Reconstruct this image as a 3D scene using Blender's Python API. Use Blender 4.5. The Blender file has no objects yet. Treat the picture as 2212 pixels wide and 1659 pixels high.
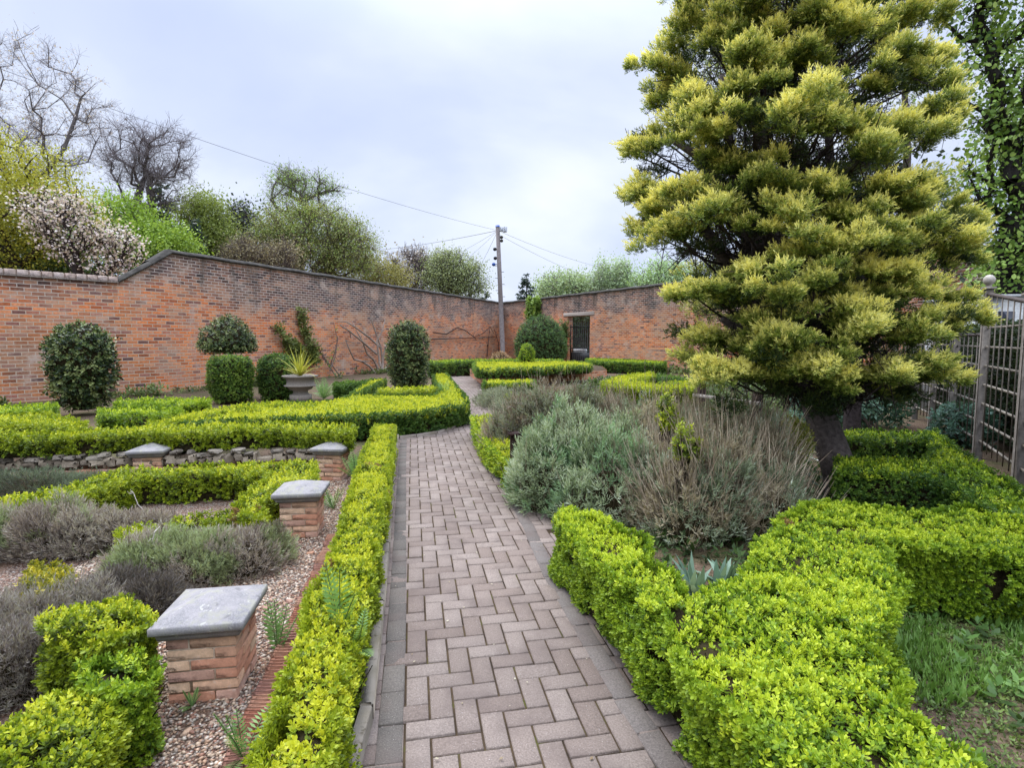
import bpy, math, random
import numpy as np
from mathutils import Vector
rng = np.random.default_rng(7)
random.seed(7)
S = bpy.context.scene
COL = S.collection
# ------------------------------------------------------------------ camera
F, CX, CY, HOR, CAMH = 1185.0, 1106.0, 829.5, 731.6, 1.55
PITCH = math.atan((CY - HOR) / F)
cd = bpy.data.cameras.new('camera'); cam = bpy.data.objects.new('camera', cd); COL.objects.link(cam)
cd.sensor_width = 36; cd.lens = 36 * F / 2212; cd.clip_end = 3000; cd.clip_start = .05
cam.location = (0, 0, CAMH); cam.rotation_euler = (math.pi/2 - PITCH, 0, 0)
S.camera = cam
# ------------------------------------------------------------------ light
S.view_settings.view_transform = 'Standard'; S.view_settings.look = 'None'
S.view_settings.exposure = 0.72; S.view_settings.gamma = 1
SUN_EL, SUN_AZ = math.radians(58), math.radians(-35)       # azimuth from +Y towards +X
sl = bpy.data.lights.new('sun', 'SUN'); so = bpy.data.objects.new('sun', sl); COL.objects.link(so)
sl.energy = 1.5; sl.angle = math.radians(20); sl.color = (1, .965, .91)
sdir = Vector((math.sin(SUN_AZ)*math.cos(SUN_EL), math.cos(SUN_AZ)*math.cos(SUN_EL), math.sin(SUN_EL)))
so.rotation_euler = (-sdir).to_track_quat('-Z', 'Y').to_euler(); so.location = (0, 0, 30)
W = bpy.data.worlds.new('World'); S.world = W; W.use_nodes = True
nt = W.node_tree; nt.nodes.clear()
def N(t, typ, **kw):
    n = t.nodes.new(typ)
    for k, v in kw.items():
        if k.startswith('i_'): n.inputs[k[2:].replace('_', ' ')].default_value = v
        else: setattr(n, k, v)
    return n
def L(t, a, b): t.links.new(a, b)
def math_n(t, op, a, b=None):
    n = N(t, 'ShaderNodeMath', operation=op)
    for i, v in enumerate((a, b)):
        if v is None: continue
        if isinstance(v, (int, float)): n.inputs[i].default_value = v
        else: L(t, v, n.inputs[i])
    return n.outputs[0]
def ramp(t, fac, stops, interp='LINEAR'):
    n = N(t, 'ShaderNodeValToRGB'); n.color_ramp.interpolation = interp
    e = n.color_ramp.elements
    while len(e) < len(stops): e.new(.5)
    for k, (p, c) in enumerate(stops):
        e[k].position = p; e[k].color = (*c, 1) if len(c) == 3 else c
    L(t, fac, n.inputs[0]); return n.outputs[0]
def mixc(t, fac, a, b, mode='MIX'):
    n = N(t, 'ShaderNodeMix', data_type='RGBA', blend_type=mode)
    for sock, v in ((n.inputs['Factor'], fac), (n.inputs[6], a), (n.inputs[7], b)):
        if isinstance(v, (int, float)): sock.default_value = v
        elif isinstance(v, tuple): sock.default_value = (*v, 1)
        else: L(t, v, sock)
    return n.outputs[2]
sky = N(nt, 'ShaderNodeTexSky', sky_type='NISHITA', sun_disc=False, sun_elevation=SUN_EL, sun_rotation=SUN_AZ)
bg1 = N(nt, 'ShaderNodeBackground', i_Strength=.05); L(nt, sky.outputs[0], bg1.inputs[0])
tc = N(nt, 'ShaderNodeTexCoord'); sep = N(nt, 'ShaderNodeSeparateXYZ'); L(nt, tc.outputs['Generated'], sep.inputs[0])
zc = math_n(nt, 'MAXIMUM', sep.outputs[2], 0.0)
den = math_n(nt, 'ADD', zc, .22)
comb = N(nt, 'ShaderNodeCombineXYZ')
L(nt, math_n(nt, 'DIVIDE', sep.outputs[0], den), comb.inputs[0]); L(nt, math_n(nt, 'DIVIDE', sep.outputs[1], den), comb.inputs[1])
cn = N(nt, 'ShaderNodeTexNoise', i_Scale=.62, i_Detail=6.0, i_Roughness=.48, i_Distortion=.35); L(nt, comb.outputs[0], cn.inputs['Vector'])
ccol = ramp(nt, cn.outputs[0], [(.36, (.41, .475, .65)), (.47, (.485, .545, .70)), (.56, (.60, .65, .755)), (.68, (.74, .765, .80))])
mr = N(nt, 'ShaderNodeMapRange', interpolation_type='SMOOTHSTEP'); L(nt, zc, mr.inputs[0])
for k_, v_ in ((1, .42), (2, .95), (3, .95), (4, 4.2)): mr.inputs[k_].default_value = v_      # an overcast sky is brightest overhead
bg2 = N(nt, 'ShaderNodeBackground'); L(nt, ccol, bg2.inputs[0]); L(nt, mr.outputs[0], bg2.inputs[1])
ad = N(nt, 'ShaderNodeMixShader'); ad.inputs[0].default_value = .9; L(nt, bg1.outputs[0], ad.inputs[1]); L(nt, bg2.outputs[0], ad.inputs[2])
wo = N(nt, 'ShaderNodeOutputWorld'); L(nt, ad.outputs[0], wo.inputs[0])
S.cycles.max_bounces = 6; S.cycles.diffuse_bounces = 3; S.cycles.transmission_bounces = 3; S.cycles.transparent_max_bounces = 4
S.cycles.use_adaptive_sampling = True; S.cycles.use_denoising = True
# ------------------------------------------------------------------ geometry helpers
cp, sp_ = math.cos(PITCH), math.sin(PITCH)
def ray(x, y):
    a, b = (x - CX) / F, -(y - CY) / F
    return np.array([a, cp + b * sp_, -sp_ + b * cp])
def gp(x, y, z=0.0):                    # where the sight line meets the level z: real plan position
    d = ray(x, y); return d * ((z - CAMH) / d[2]) + [0, 0, CAMH]
def at(x, y, D):                        # point on the sight line at plan distance D
    d = ray(x, y); return d * (D / d[1]) + [0, 0, CAMH]
def unit(v): return v / np.maximum(np.linalg.norm(v, axis=-1, keepdims=True), 1e-9)
def vn(p, sc, seed=0):                  # value noise 0..1
    p = np.asarray(p, float) * sc; i = np.floor(p).astype(np.int64); f = p - i; f = f * f * (3 - 2 * f)
    d = p.shape[-1]; out = 0
    for c in range(2 ** d):
        w = 1.0; h = np.full(p.shape[:-1], seed * 7919 + 13, np.int64)
        for k in range(d):
            b = (c >> k) & 1
            w = w * (f[..., k] if b else 1 - f[..., k])
            h = (h * 374761393 + (i[..., k] + b) * 668265263) & 0x7fffffff
            h = ((h ^ (h >> 13)) * 1274126177) & 0x7fffffff
        out = out + w * ((h ^ (h >> 16)) & 0xffff) / 65535.0
    return out
class M:                                # collects polygons for ONE mesh
    def __init__(s): s.v = []; s.f = []; s.c = []; s.uv = []; s.n = 0
    def add(s, V, Fc, C=None, UV=None):
        V = np.asarray(V, float).reshape(-1, 3)
        Fc = np.asarray(Fc, np.int64)
        s.v.append(V); s.f.append(Fc + s.n); s.n += len(V)
        if C is None: C = np.ones(3) * .5
        C = np.asarray(C, float)
        s.c.append(np.broadcast_to(C, (len(V), 3)) if C.ndim == 1 else C)
        s.uv.append(np.zeros((Fc.size, 2)) if UV is None else np.asarray(UV, float).reshape(-1, 2))
        return s
    def build(s, name, mat, parent=None, smooth=False):
        me = bpy.data.meshes.new(name)
        if s.n:
            V = np.concatenate(s.v); li = np.concatenate([f.ravel() for f in s.f])
            tot = np.concatenate([np.full(len(f), f.shape[1]) for f in s.f]); st = np.concatenate([[0], np.cumsum(tot)[:-1]])
            me.vertices.add(len(V)); me.vertices.foreach_set('co', V.ravel().astype(np.float32))
            me.loops.add(len(li)); me.loops.foreach_set('vertex_index', li.astype(np.int32))
            me.polygons.add(len(tot)); me.polygons.foreach_set('loop_start', st.astype(np.int32)); me.polygons.foreach_set('loop_total', tot.astype(np.int32))
            if smooth: me.polygons.foreach_set('use_smooth', np.ones(len(tot), bool))
            me.update(calc_edges=True)
            ca = me.color_attributes.new('Col', 'FLOAT_COLOR', 'POINT')
            ca.data.foreach_set('color', np.concatenate([np.concatenate(s.c), np.ones((len(V), 1))], 1).ravel().astype(np.float32))
            uvl = me.uv_layers.new(name='UVMap'); uvl.data.foreach_set('uv', np.concatenate(s.uv).ravel().astype(np.float32))
            me.validate()
        me.materials.append(mat)
        o = bpy.data.objects.new(name, me); COL.objects.link(o)
        if parent is not None:
            o.parent = parent; o.matrix_parent_inverse = parent.matrix_world.inverted() if False else o.matrix_parent_inverse
            lp = parent
            off = Vector((0, 0, 0))
            while lp is not None: off += Vector(lp.location); lp = lp.parent
            me.transform(__import__('mathutils').Matrix.Translation(-off))
        return o
def tag(o, label=None, cat=None, group=None, kind=None):
    for k, v in (('label', label), ('category', cat), ('group', group), ('kind', kind)):
        if v: o[k] = v
    return o
def thing(name, loc, label, cat, group=None):
    o = bpy.data.objects.new(name, None); COL.objects.link(o); o.location = tuple(map(float, loc)); o.empty_display_size = .1
    return tag(o, label, cat, group)
def box(m, c, size, rz=0.0, C=None, ch=0.0, uvs=None):
    x, y, z = np.array(size, float) / 2
    if ch > 0:
        P = []
        for sx in (-1, 1):
            for sy in (-1, 1):
                for sz in (-1, 1):
                    P += [(sx*x, sy*(y-ch), sz*(z-ch)), (sx*(x-ch), sy*y, sz*(z-ch)), (sx*(x-ch), sy*(y-ch), sz*z)]
        P = np.array(P)
        idx = lambda a, b, c_, k: ((a*2+b)*2+c_)*3+k
        q = []
        for a in (0, 1):
            q += [[idx(a,0,0,0), idx(a,1,0,0), idx(a,1,1,0), idx(a,0,1,0)], [idx(0,a,0,1), idx(1,a,0,1), idx(1,a,1,1), idx(0,a,1,1)], [idx(0,0,a,2), idx(1,0,a,2), idx(1,1,a,2), idx(0,1,a,2)]]
            for b in (0, 1):
                q += [[idx(a,b,0,0), idx(a,b,1,0), idx(a,b,1,1), idx(a,b,0,1)], [idx(a,0,b,0), idx(a,1,b,0), idx(a,1,b,2), idx(a,0,b,2)], [idx(0,a,b,1), idx(1,a,b,1), idx(1,a,b,2), idx(0,a,b,2)]]
        t = [[idx(a,b,c_,0), idx(a,b,c_,1), idx(a,b,c_,2)] for a in (0,1) for b in (0,1) for c_ in (0,1)]
    else:
        P = np.array([(sx*x, sy*y, sz*z) for sx in (-1,1) for sy in (-1,1) for sz in (-1,1)])
        q = [[0,1,3,2],[4,6,7,5],[0,4,5,1],[2,3,7,6],[0,2,6,4],[1,5,7,3]]; t = None
    cr, sr = math.cos(rz), math.sin(rz)
    P = np.stack([P[:,0]*cr-P[:,1]*sr, P[:,0]*sr+P[:,1]*cr, P[:,2]], 1) + np.array(c)
    n0 = m.n
    m.add(P, q, C)
    if t is not None:
        m.f.append(np.array(t) + n0); m.uv.append(np.zeros((len(t)*3, 2)))
    return m
def tubes(m, P0, P1, R0, R1, C, k=5):    # many tapered segments at once
    P0 = np.asarray(P0, float).reshape(-1,3); P1 = np.asarray(P1, float).reshape(-1,3); n = len(P0)
    if n == 0: return m
    R0 = np.broadcast_to(np.asarray(R0, float), n); R1 = np.broadcast_to(np.asarray(R1, float), n)
    d = unit(P1 - P0); ref = np.where(np.abs(d[:, 2:3]) > .9, [[1., 0, 0]], [[0, 0, 1.]])
    u = unit(np.cross(d, ref)); v = np.cross(d, u)
    a = np.arange(k) * 2 * math.pi / k
    ring = u[:, None] * np.cos(a)[None, :, None] + v[:, None] * np.sin(a)[None, :, None]
    V = np.concatenate([P0[:, None] + ring * R0[:, None, None], P1[:, None] + ring * R1[:, None, None]], 1)
    b = (np.arange(n) * 2 * k)[:, None, None]; i = np.arange(k); j = (i + 1) % k
    Fq = np.stack([i, j, j + k, i + k], 1)[None] + b
    C = np.asarray(C, float); Cc = C if C.ndim == 1 else np.repeat(C, 2*k, 0)
    return m.add(V.reshape(-1, 3), Fq.reshape(-1, 4), Cc)
def polytube(m, pts, rads, C, k=8, cap=True):
    pts = np.asarray(pts, float); rads = np.broadcast_to(np.asarray(rads, float), len(pts))
    d = unit(np.gradient(pts, axis=0)); u0 = np.array([1., 0, 0]) if abs(d[0][0]) < .8 else np.array([0, 1., 0])
    V = []; a = np.arange(k) * 2 * math.pi / k
    for p, t, r in zip(pts, d, rads):
        u = unit(u0 - t * (u0 @ t)); v = np.cross(t, u); u0 = u
        V.append(p + r * (np.cos(a)[:, None] * u + np.sin(a)[:, None] * v))
    V = np.concatenate(V); i = np.arange(k); j = (i + 1) % k
    Fq = np.concatenate([np.stack([i, j, j + k, i + k], 1) + s * k for s in range(len(pts) - 1)])
    n0 = m.n; m.add(V, Fq, C)
    if cap:
        for s in (0, (len(pts) - 1) * k):
            m.f.append((np.arange(k) + s + n0)[None]); m.uv.append(np.zeros((k, 2)))
    return m
def lathe(m, prof, c, k=24, C=None, jit=0):
    pr = np.array(prof, float); a = np.arange(k) * 2 * math.pi / k
    V = np.stack([pr[:, 1:2] * np.cos(a), pr[:, 1:2] * np.sin(a), np.repeat(pr[:, :1], k, 1)], -1)
    i = np.arange(k); j = (i + 1) % k
    Fq = np.concatenate([np.stack([i, j, j + k, i + k], 1) + s * k for s in range(len(pr) - 1)])
    return m.add(V.reshape(-1, 3) + np.array(c), Fq, C)
def lerp(a, b, t): return np.asarray(a) * (1 - t) + np.asarray(b) * t
def pal3(pal, t):                       # old, mid, new growth
    t = np.clip(t, 0, 1)[..., None]; a, b, c = map(np.asarray, pal)
    return np.where(t < .5, lerp(a, b, np.clip(t * 2, 0, 1)), lerp(b, c, np.clip(t * 2 - 1, 0, 1)))
def leaves(m, base, dr, side, ln, wd, C, hexa=False, cup=.12):
    n = len(base); ln = np.broadcast_to(ln, n)[:, None]; wd = np.broadcast_to(wd, n)[:, None]
    nr = np.cross(dr, side)
    if hexa:
        V = np.stack([base, base + dr*ln*.35 + side*wd*.85 + nr*wd*cup, base + dr*ln*.72 + side*wd*.8 + nr*wd*cup, base + dr*ln,
                      base + dr*ln*.72 - side*wd*.8 + nr*wd*cup, base + dr*ln*.35 - side*wd*.85 + nr*wd*cup], 1)
    else:
        V = np.stack([base, base + dr*ln*.5 + side*wd + nr*wd*cup, base + dr*ln, base + dr*ln*.5 - side*wd + nr*wd*cup], 1)
    k = V.shape[1]
    m.add(V.reshape(-1, 3), np.arange(n * k).reshape(n, k), np.repeat(C, k, 0))
def sprigs(m, p, ax, s, K, pal, tb, lw=.5, lr=.45, hexa=False, tvar=.25, spread=(80, 25), tgrow=.45):
    n = len(p)
    if n == 0: return
    s = np.broadcast_to(np.asarray(s, float), n); ax = unit(ax)
    ref = np.where(np.abs(ax[:, 2:3]) > .9, [[1., 0, 0]], [[0, 0, 1.]])
    u = unit(np.cross(ax, ref)); v = np.cross(ax, u); ph = rng.uniform(0, 6.28, n)
    sr = rng.normal(0, tvar, n)
    for j in range(K):
        f = j / max(K - 1, 1)
        a = ph + j * 2.4 + rng.normal(0, .25, n); th = np.radians(lerp(spread[0], spread[1], f)) + rng.normal(0, .18, n)
        rad = u * np.cos(a)[:, None] + v * np.sin(a)[:, None]
        dr = ax * np.cos(th)[:, None] + rad * np.sin(th)[:, None]
        sd = unit(np.cross(dr, ax) + 1e-6)
        t = tb + sr + tgrow * (f - .5) + rng.normal(0, .08, n)
        l = s * lr * rng.uniform(.75, 1.2, n) * (1 - .25 * f)
        leaves(m, p + ax * (s * (.1 + .62 * f))[:, None], dr, sd, l, l * lw * .5, pal3(pal, t), hexa)
def inpoly(P, poly):
    x, y = P[:, 0], P[:, 1]; r = np.zeros(len(P), bool); n = len(poly)
    for i in range(n):
        x1, y1 = poly[i][:2]; x2, y2 = poly[(i + 1) % n][:2]
        if y1 == y2: continue
        r ^= ((y1 > y) != (y2 > y)) & (x < (x2 - x1) * (y - y1) / (y2 - y1) + x1)
    return r
def parea(poly):
    p = np.asarray(poly)[:, :2]; q = np.roll(p, -1, 0); return .5 * np.sum(p[:, 0]*q[:, 1] - q[:, 0]*p[:, 1])
def edist(P, poly):
    d = np.full(len(P), 9e9)
    for i in range(len(poly)):
        a = np.asarray(poly[i][:2]); b = np.asarray(poly[(i+1) % len(poly)][:2]); ab = b - a
        t = np.clip(((P[:, :2] - a) @ ab) / max(ab @ ab, 1e-9), 0, 1)
        d = np.minimum(d, np.linalg.norm(P[:, :2] - a - t[:, None] * ab, axis=1))
    return d
def samp(poly, n):
    poly = np.asarray(poly)[:, :2]; lo, hi = poly.min(0), poly.max(0); out = np.zeros((0, 2))
    frac = max(abs(parea(poly)) / np.prod(hi - lo), .02)
    while len(out) < n:
        q = rng.uniform(lo, hi, (int(n / frac * 1.2) + 50, 2)); out = np.concatenate([out, q[inpoly(q, poly)]])
    return out[:n]
def inset(poly, d):
    p = np.asarray(poly)[:, :2]; e = np.roll(p, -1, 0) - p; nrm = unit(np.stack([-e[:, 1], e[:, 0]], 1))
    b = nrm + np.roll(nrm, 1, 0); b = b / np.maximum((b * nrm).sum(1, keepdims=True), .35)
    return p + b * d
def prism(m, poly, z0, z1, C=None):
    p = np.asarray(poly)[:, :2]; n = len(p)
    V = np.concatenate([np.c_[p, np.full(n, z0)], np.c_[p, np.full(n, z1)]])
    i = np.arange(n); j = (i + 1) % n
    n0 = m.n; m.add(V, np.stack([i, j, j + n, i + n], 1), C)
    m.f.append((i + n + n0)[None]); m.uv.append(np.zeros((n, 2)))
    return m
# ------------------------------------------------------------------ materials
def mat(name, rough=.6, spec=.4):
    m = bpy.data.materials.new(name); m.use_nodes = True; t = m.node_tree
    b = t.nodes['Principled BSDF']; b.inputs['Roughness'].default_value = rough
    b.inputs['Specular IOR Level'].default_value = spec
    return m, t, b
def attr_col(t): return N(t, 'ShaderNodeAttribute', attribute_name='Col').outputs['Color']
def noise(t, scale, detail=4.0, rough=.55, vec=None, dist=0.0):
    n = N(t, 'ShaderNodeTexNoise', i_Scale=scale, i_Detail=detail, i_Roughness=rough, i_Distortion=dist)
    L(t, vec if vec is not None else N(t, 'ShaderNodeTexCoord').outputs['Object'], n.inputs['Vector']); return n.outputs[0]
def bump(t, b, h, dist=.01, strength=.6):
    n = N(t, 'ShaderNodeBump', i_Strength=strength, i_Distance=dist); L(t, h, n.inputs['Height']); L(t, n.outputs[0], b.inputs['Normal'])
def leafmat(name, rough, spec, trans=.3):
    m, t, b = mat(name, rough, spec); c = attr_col(t); L(t, c, b.inputs['Base Color'])
    tr = N(t, 'ShaderNodeBsdfTranslucent'); L(t, mixc(t, 1.0, c, (1.15, 1.1, .7), 'MULTIPLY'), tr.inputs[0])
    mx = N(t, 'ShaderNodeMixShader'); mx.inputs[0].default_value = trans
    L(t, b.outputs[0], mx.inputs[1]); L(t, tr.outputs[0], mx.inputs[2]); L(t, mx.outputs[0], t.nodes['Material Output'].inputs[0]); return m
LEAF = leafmat('leaf', .5, .35); GLOSS = leafmat('glossy_leaf', .42, .35, .12); DRY = leafmat('dry_stem', .8, .15, .15)
def attrmat(name, rough, spec, nsc=30, amt=.35, bd=.004):
    m, t, b = mat(name, rough, spec); n = noise(t, nsc)
    L(t, mixc(t, 1.0, attr_col(t), ramp(t, n, [(.25, (1-amt,)*3), (.75, (1+amt,)*3)]), 'MULTIPLY'), b.inputs['Base Color'])
    bump(t, b, n, bd); return m
BARK = attrmat('bark', .9, .15, 25, .5, .02); TWIGM = attrmat('twig', .85, .15, 12, .3)
STONE = attrmat('weathered_stone', .85, .2, 45, .3, .004); WOOD = attrmat('grey_wood', .8, .2, 18, .3, .003)
PEB = attrmat('pebble', .7, .3, 60, .2, .001)
def brickmat(name, bw, rh, mort, kind):
    m, t, b = mat(name, .9, .15)
    uv = N(t, 'ShaderNodeTexCoord').outputs['UV']
    wob = N(t, 'ShaderNodeTexNoise', i_Scale=9.0, i_Detail=2.0); L(t, uv, wob.inputs['Vector'])
    vm = N(t, 'ShaderNodeVectorMath', operation='MULTIPLY_ADD'); L(t, wob.outputs['Color'], vm.inputs[0]); vm.inputs[1].default_value = (.014, .014, 0); L(t, uv, vm.inputs[2])
    br = N(t, 'ShaderNodeTexBrick', offset=.5, i_Scale=1.0, i_Mortar_Size=mort, i_Mortar_Smooth=.15, i_Bias=0.0, i_Brick_Width=bw, i_Row_Height=rh)
    br.inputs['Color1'].default_value = (0, 0, 0, 1); br.inputs['Color2'].default_value = (1, 1, 1, 1); br.inputs['Mortar'].default_value = (.5, .5, .5, 1)
    L(t, vm.outputs[0], br.inputs['Vector'])
    rnd = br.outputs['Color']
    red = ramp(t, rnd, [(0, (.34, .12, .06)), (.2, (.56, .20, .085)), (.45, (.68, .27, .115)), (.7, (.62, .32, .19)), (.88, (.42, .18, .13)), (1, (.15, .085, .08))])
    drk = ramp(t, rnd, [(0, (.05, .04, .04)), (.3, (.17, .10, .085)), (.55, (.36, .20, .13)), (.75, (.22, .13, .11)), (1, (.07, .055, .055))])
    big = N(t, 'ShaderNodeTexNoise', i_Scale=.55, i_Detail=5.0, i_Roughness=.6); L(t, uv, big.inputs['Vector'])
    su = N(t, 'ShaderNodeSeparateXYZ'); L(t, uv, su.inputs[0])
    top = math_n(t, 'MULTIPLY', math_n(t, 'SUBTRACT', su.outputs[1], 2.6), .27)
    pf = ramp(t, math_n(t, 'ADD', big.outputs[0], top), [(.49, (0, 0, 0)), (.67, (1, 1, 1))])
    bc = mixc(t, pf, red, drk)
    fine = N(t, 'ShaderNodeTexNoise', i_Scale=16.0, i_Detail=5.0, i_Roughness=.7); L(t, uv, fine.inputs['Vector'])
    bc = mixc(t, 1.0, bc, ramp(t, fine.outputs[0], [(.25, (.62,)*3), (.75, (1.35,)*3)]), 'MULTIPLY')
    mc = mixc(t, pf, (.56, .44, .33), (.56, .48, .42))
    hue = N(t, 'ShaderNodeTexNoise', i_Scale=.33, i_Detail=4.0, i_Roughness=.6, i_Distortion=.6); hm_ = N(t, 'ShaderNodeMapping'); hm_.inputs['Location'].default_value = (11, 4, 0); L(t, uv, hm_.inputs[0]); L(t, hm_.outputs[0], hue.inputs['Vector'])
    bc = mixc(t, 1.0, bc, ramp(t, hue.outputs[0], [(.34, (.60, .68, .78)), (.45, (.92, .92, .92)), (.54, (1.22, .99, .82)), (.66, (1.05, 1.12, 1.18))]), 'MULTIPLY')
    wash = N(t, 'ShaderNodeTexNoise', i_Scale=1.1, i_Detail=5.0, i_Roughness=.65); wm_ = N(t, 'ShaderNodeMapping'); wm_.inputs['Location'].default_value = (5, 21, 0); wm_.inputs['Scale'].default_value = (.7, 1.6, 1); L(t, uv, wm_.inputs[0]); L(t, wm_.outputs[0], wash.inputs['Vector'])
    bc = mixc(t, ramp(t, wash.outputs[0], [(.48, (0, 0, 0)), (.66, (.7, .7, .7))]), bc, (.50, .31, .21))
    c = mixc(t, br.outputs['Fac'], bc, mc)
    pn = N(t, 'ShaderNodeTexNoise', i_Scale=1.3, i_Detail=6.0, i_Roughness=.7); L(t, uv, pn.inputs['Vector'])
    c = mixc(t, ramp(t, pn.outputs[0], [(.555, (0, 0, 0)), (.68, (.8, .8, .8))]), c, (.56, .45, .37))      # lime bloom
    sn = N(t, 'ShaderNodeTexNoise', i_Scale=.8, i_Detail=7.0, i_Roughness=.72)
    sm = N(t, 'ShaderNodeMapping'); sm.inputs['Scale'].default_value = (2.6, .4, 1); sm.inputs['Location'].default_value = (3.1, 7, 0); L(t, uv, sm.inputs[0]); L(t, sm.outputs[0], sn.inputs['Vector'])
    st = math_n(t, 'ADD', sn.outputs[0], math_n(t, 'MULTIPLY', math_n(t, 'SUBTRACT', su.outputs[1], 3.0), .09))
    c = mixc(t, ramp(t, st, [(.55, (0, 0, 0)), (.72, (.85, .85, .85))]), c, (.075, .068, .058))            # soot and lichen stains
    L(t, c, b.inputs['Base Color'])
    bump(t, b, math_n(t, 'SUBTRACT', fine.outputs[0], math_n(t, 'MULTIPLY', br.outputs['Fac'], 1.2)), .015, .7)
    return m
WALLB = brickmat('old_brick', .265, .094, .0105, 0)
def solid(name, c, rough=.7, spec=.3, nsc=20, amt=.25, bd=.003, metal=0):
    m, t, b = mat(name, rough, spec); n = noise(t, nsc)
    L(t, mixc(t, 1.0, c, ramp(t, n, [(.25, (1-amt,)*3), (.75, (1+amt,)*3)]), 'MULTIPLY'), b.inputs['Base Color']); b.inputs['Metallic'].default_value = metal
    bump(t, b, n, bd); return m
COPE = solid('dark_coping', (.050, .046, .040), .9, .2, 5, .75, .03)
COPEP = attrmat('pale_brick_coping', .9, .2, 14, .35, .01)
LINT = solid('lintel_stone', (.30, .25, .21), .9)
IRON = solid('black_iron', (.012, .012, .013), .5, .4)
POLEM = solid('pole_wood', (.19, .165, .16), .8, .2, 8, .3)
CABLE = solid('cable', (.10, .10, .12), .6)
DARKCORE = solid('inner_twigs', (.035, .028, .014), .95, .05, 30, .6, .02)
BLUEP = solid('blue_plastic', (.03, .09, .35), .5)
WHITEP = solid('white_paint', (.45, .47, .48), .6)
LAMPM = solid('lamp_grey', (.45, .47, .5), .4)
DWOOD = solid('dark_brown_wood', (.035, .018, .014), .7, .2, 12, .5)
# ------------------------------------------------------------------ ground
def pix(l, z): return np.array([gp(x, y, z)[:2] for x, y in l])
SUNK = pix([(560, 1740), (640, 1400), (712, 1200), (745, 1110), (765, 1020)], -.0)
SUNK = np.concatenate([SUNK, np.array([[-2.05, 7.0], [-14, 6.75], [-14, -.5], [SUNK[0][0], -.5]])])
m, t, b = mat('soil', .95, .1)
n1 = noise(t, 1.4, 6); n2 = noise(t, 60, 3)
c = mixc(t, ramp(t, n1, [(.45, (0,)*3), (.65, (1,)*3)]), (.115, .08, .055), (.085, .085, .035))
L(t, mixc(t, 1.0, c, ramp(t, n2, [(.3, (.55,)*3), (.7, (1.5,)*3)]), 'MULTIPLY'), b.inputs['Base Color']); bump(t, b, n2, .02); SOIL = m
m, t, b = mat('gravel_bed', .9, .2)
vo = N(t, 'ShaderNodeTexVoronoi', i_Scale=75.0); L(t, N(t, 'ShaderNodeTexCoord').outputs['Object'], vo.inputs['Vector'])
g = N(t, 'ShaderNodeSeparateColor'); L(t, vo.outputs['Color'], g.inputs[0])
gc = ramp(t, g.outputs[0], [(0, (.13, .07, .05)), (.3, (.30, .17, .12)), (.55, (.40, .30, .22)), (.8, (.26, .22, .18)), (1, (.55, .50, .44))])
gc = mixc(t, ramp(t, vo.outputs['Distance'], [(.25, (0,)*3), (.6, (.85,)*3)]), gc, (.05, .03, .022))
gn = noise(t, 2.2, 6); gc = mixc(t, ramp(t, gn, [(.5, (0,)*3), (.66, (.7,)*3)]), gc, (.14, .085, .055))
L(t, gc, b.inputs['Base Color']); bump(t, b, math_n(t, 'SUBTRACT', 1.0, vo.outputs['Distance']), .012, .8); GRAVEL = m
gx = np.arange(-14, 4.01, .1); gy = np.arange(-1, 9.01, .1)
X, Y = np.meshgrid(gx, gy); XY = np.stack([X.ravel(), Y.ravel()], 1)
ins = inpoly(XY, SUNK)
Z = np.where(ins, -.2, -.03) + (vn(XY, 3) - .5) * .02
i0 = (np.arange(len(gy)-1)[:, None] * len(gx) + np.arange(len(gx)-1)[None]).ravel()
FQ = np.stack([i0, i0+1, i0+1+len(gx), i0+len(gx)], 1)
fin = ins[FQ].sum(1) >= 2
V3 = np.c_[XY, Z]
gm = M().add(V3, FQ[~fin])
R_ = 900; edge = [(-R_, -R_, R_, -1), (-R_, 9, R_, R_), (-R_, -1, -14, 9), (4, -1, R_, 9)]
for a, b_, c_, d_ in edge: gm.add([(a, b_, -.03), (c_, b_, -.03), (c_, d_, -.03), (a, d_, -.03)], [[0, 1, 2, 3]])
tag(gm.build('ground', SOIL, smooth=True), kind='structure')
tag(M().add(V3, FQ[fin]).build('gravel_bed', GRAVEL, smooth=True), kind='structure')
# ------------------------------------------------------------------ path
LE = [(790, 1700), (800, 1659), (815, 1520), (828, 1400), (840, 1250), (850, 1110), (858, 1000), (863, 948)]
PL = list(pix(LE, 0))
PL += list(pix([(900, 944), (945, 937), (985, 924), (1008, 908), (1010, 880), (995, 845), (985, 820), (982, 812)], 0))
RE = [(1500, 1690), (1470, 1659), (1385, 1540), (1290, 1390), (1195, 1235), (1150, 1140), (1100, 1052), (1060, 990), (1030, 945), (1022, 920), (1052, 895), (1082, 888), (1068, 862), (1050, 840), (1030, 824), (1012, 812)]
PR = list(pix(RE, 0))
PATH = np.array([[PL[0][0], -.6]] + PL + PR[::-1] + [[PR[0][0] + .25, -.6]])
if parea(PATH) < 0: PATH = PATH[::-1]
A0 = gp(873.9, 1600); A1 = gp(882.5, 962); vdir = unit((A0 - A1)[:2]); udir = np.array([-vdir[1], vdir[0]]); udir = udir if udir[0] > 0 else -udir
u1 = gp((920+1905*.26037)/1.1645, (1500+1205*.26037)/1.1645); th = math.atan2(*(u1 - A0)[1::-1])
th2 = math.atan2(udir[1], udir[0]); uang = (th + th2) / 2
udir = np.array([math.cos(uang), math.sin(uang)]); vdir = np.array([udir[1], -udir[0]])
UN = .1005
pm = M(); tops = []
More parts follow.
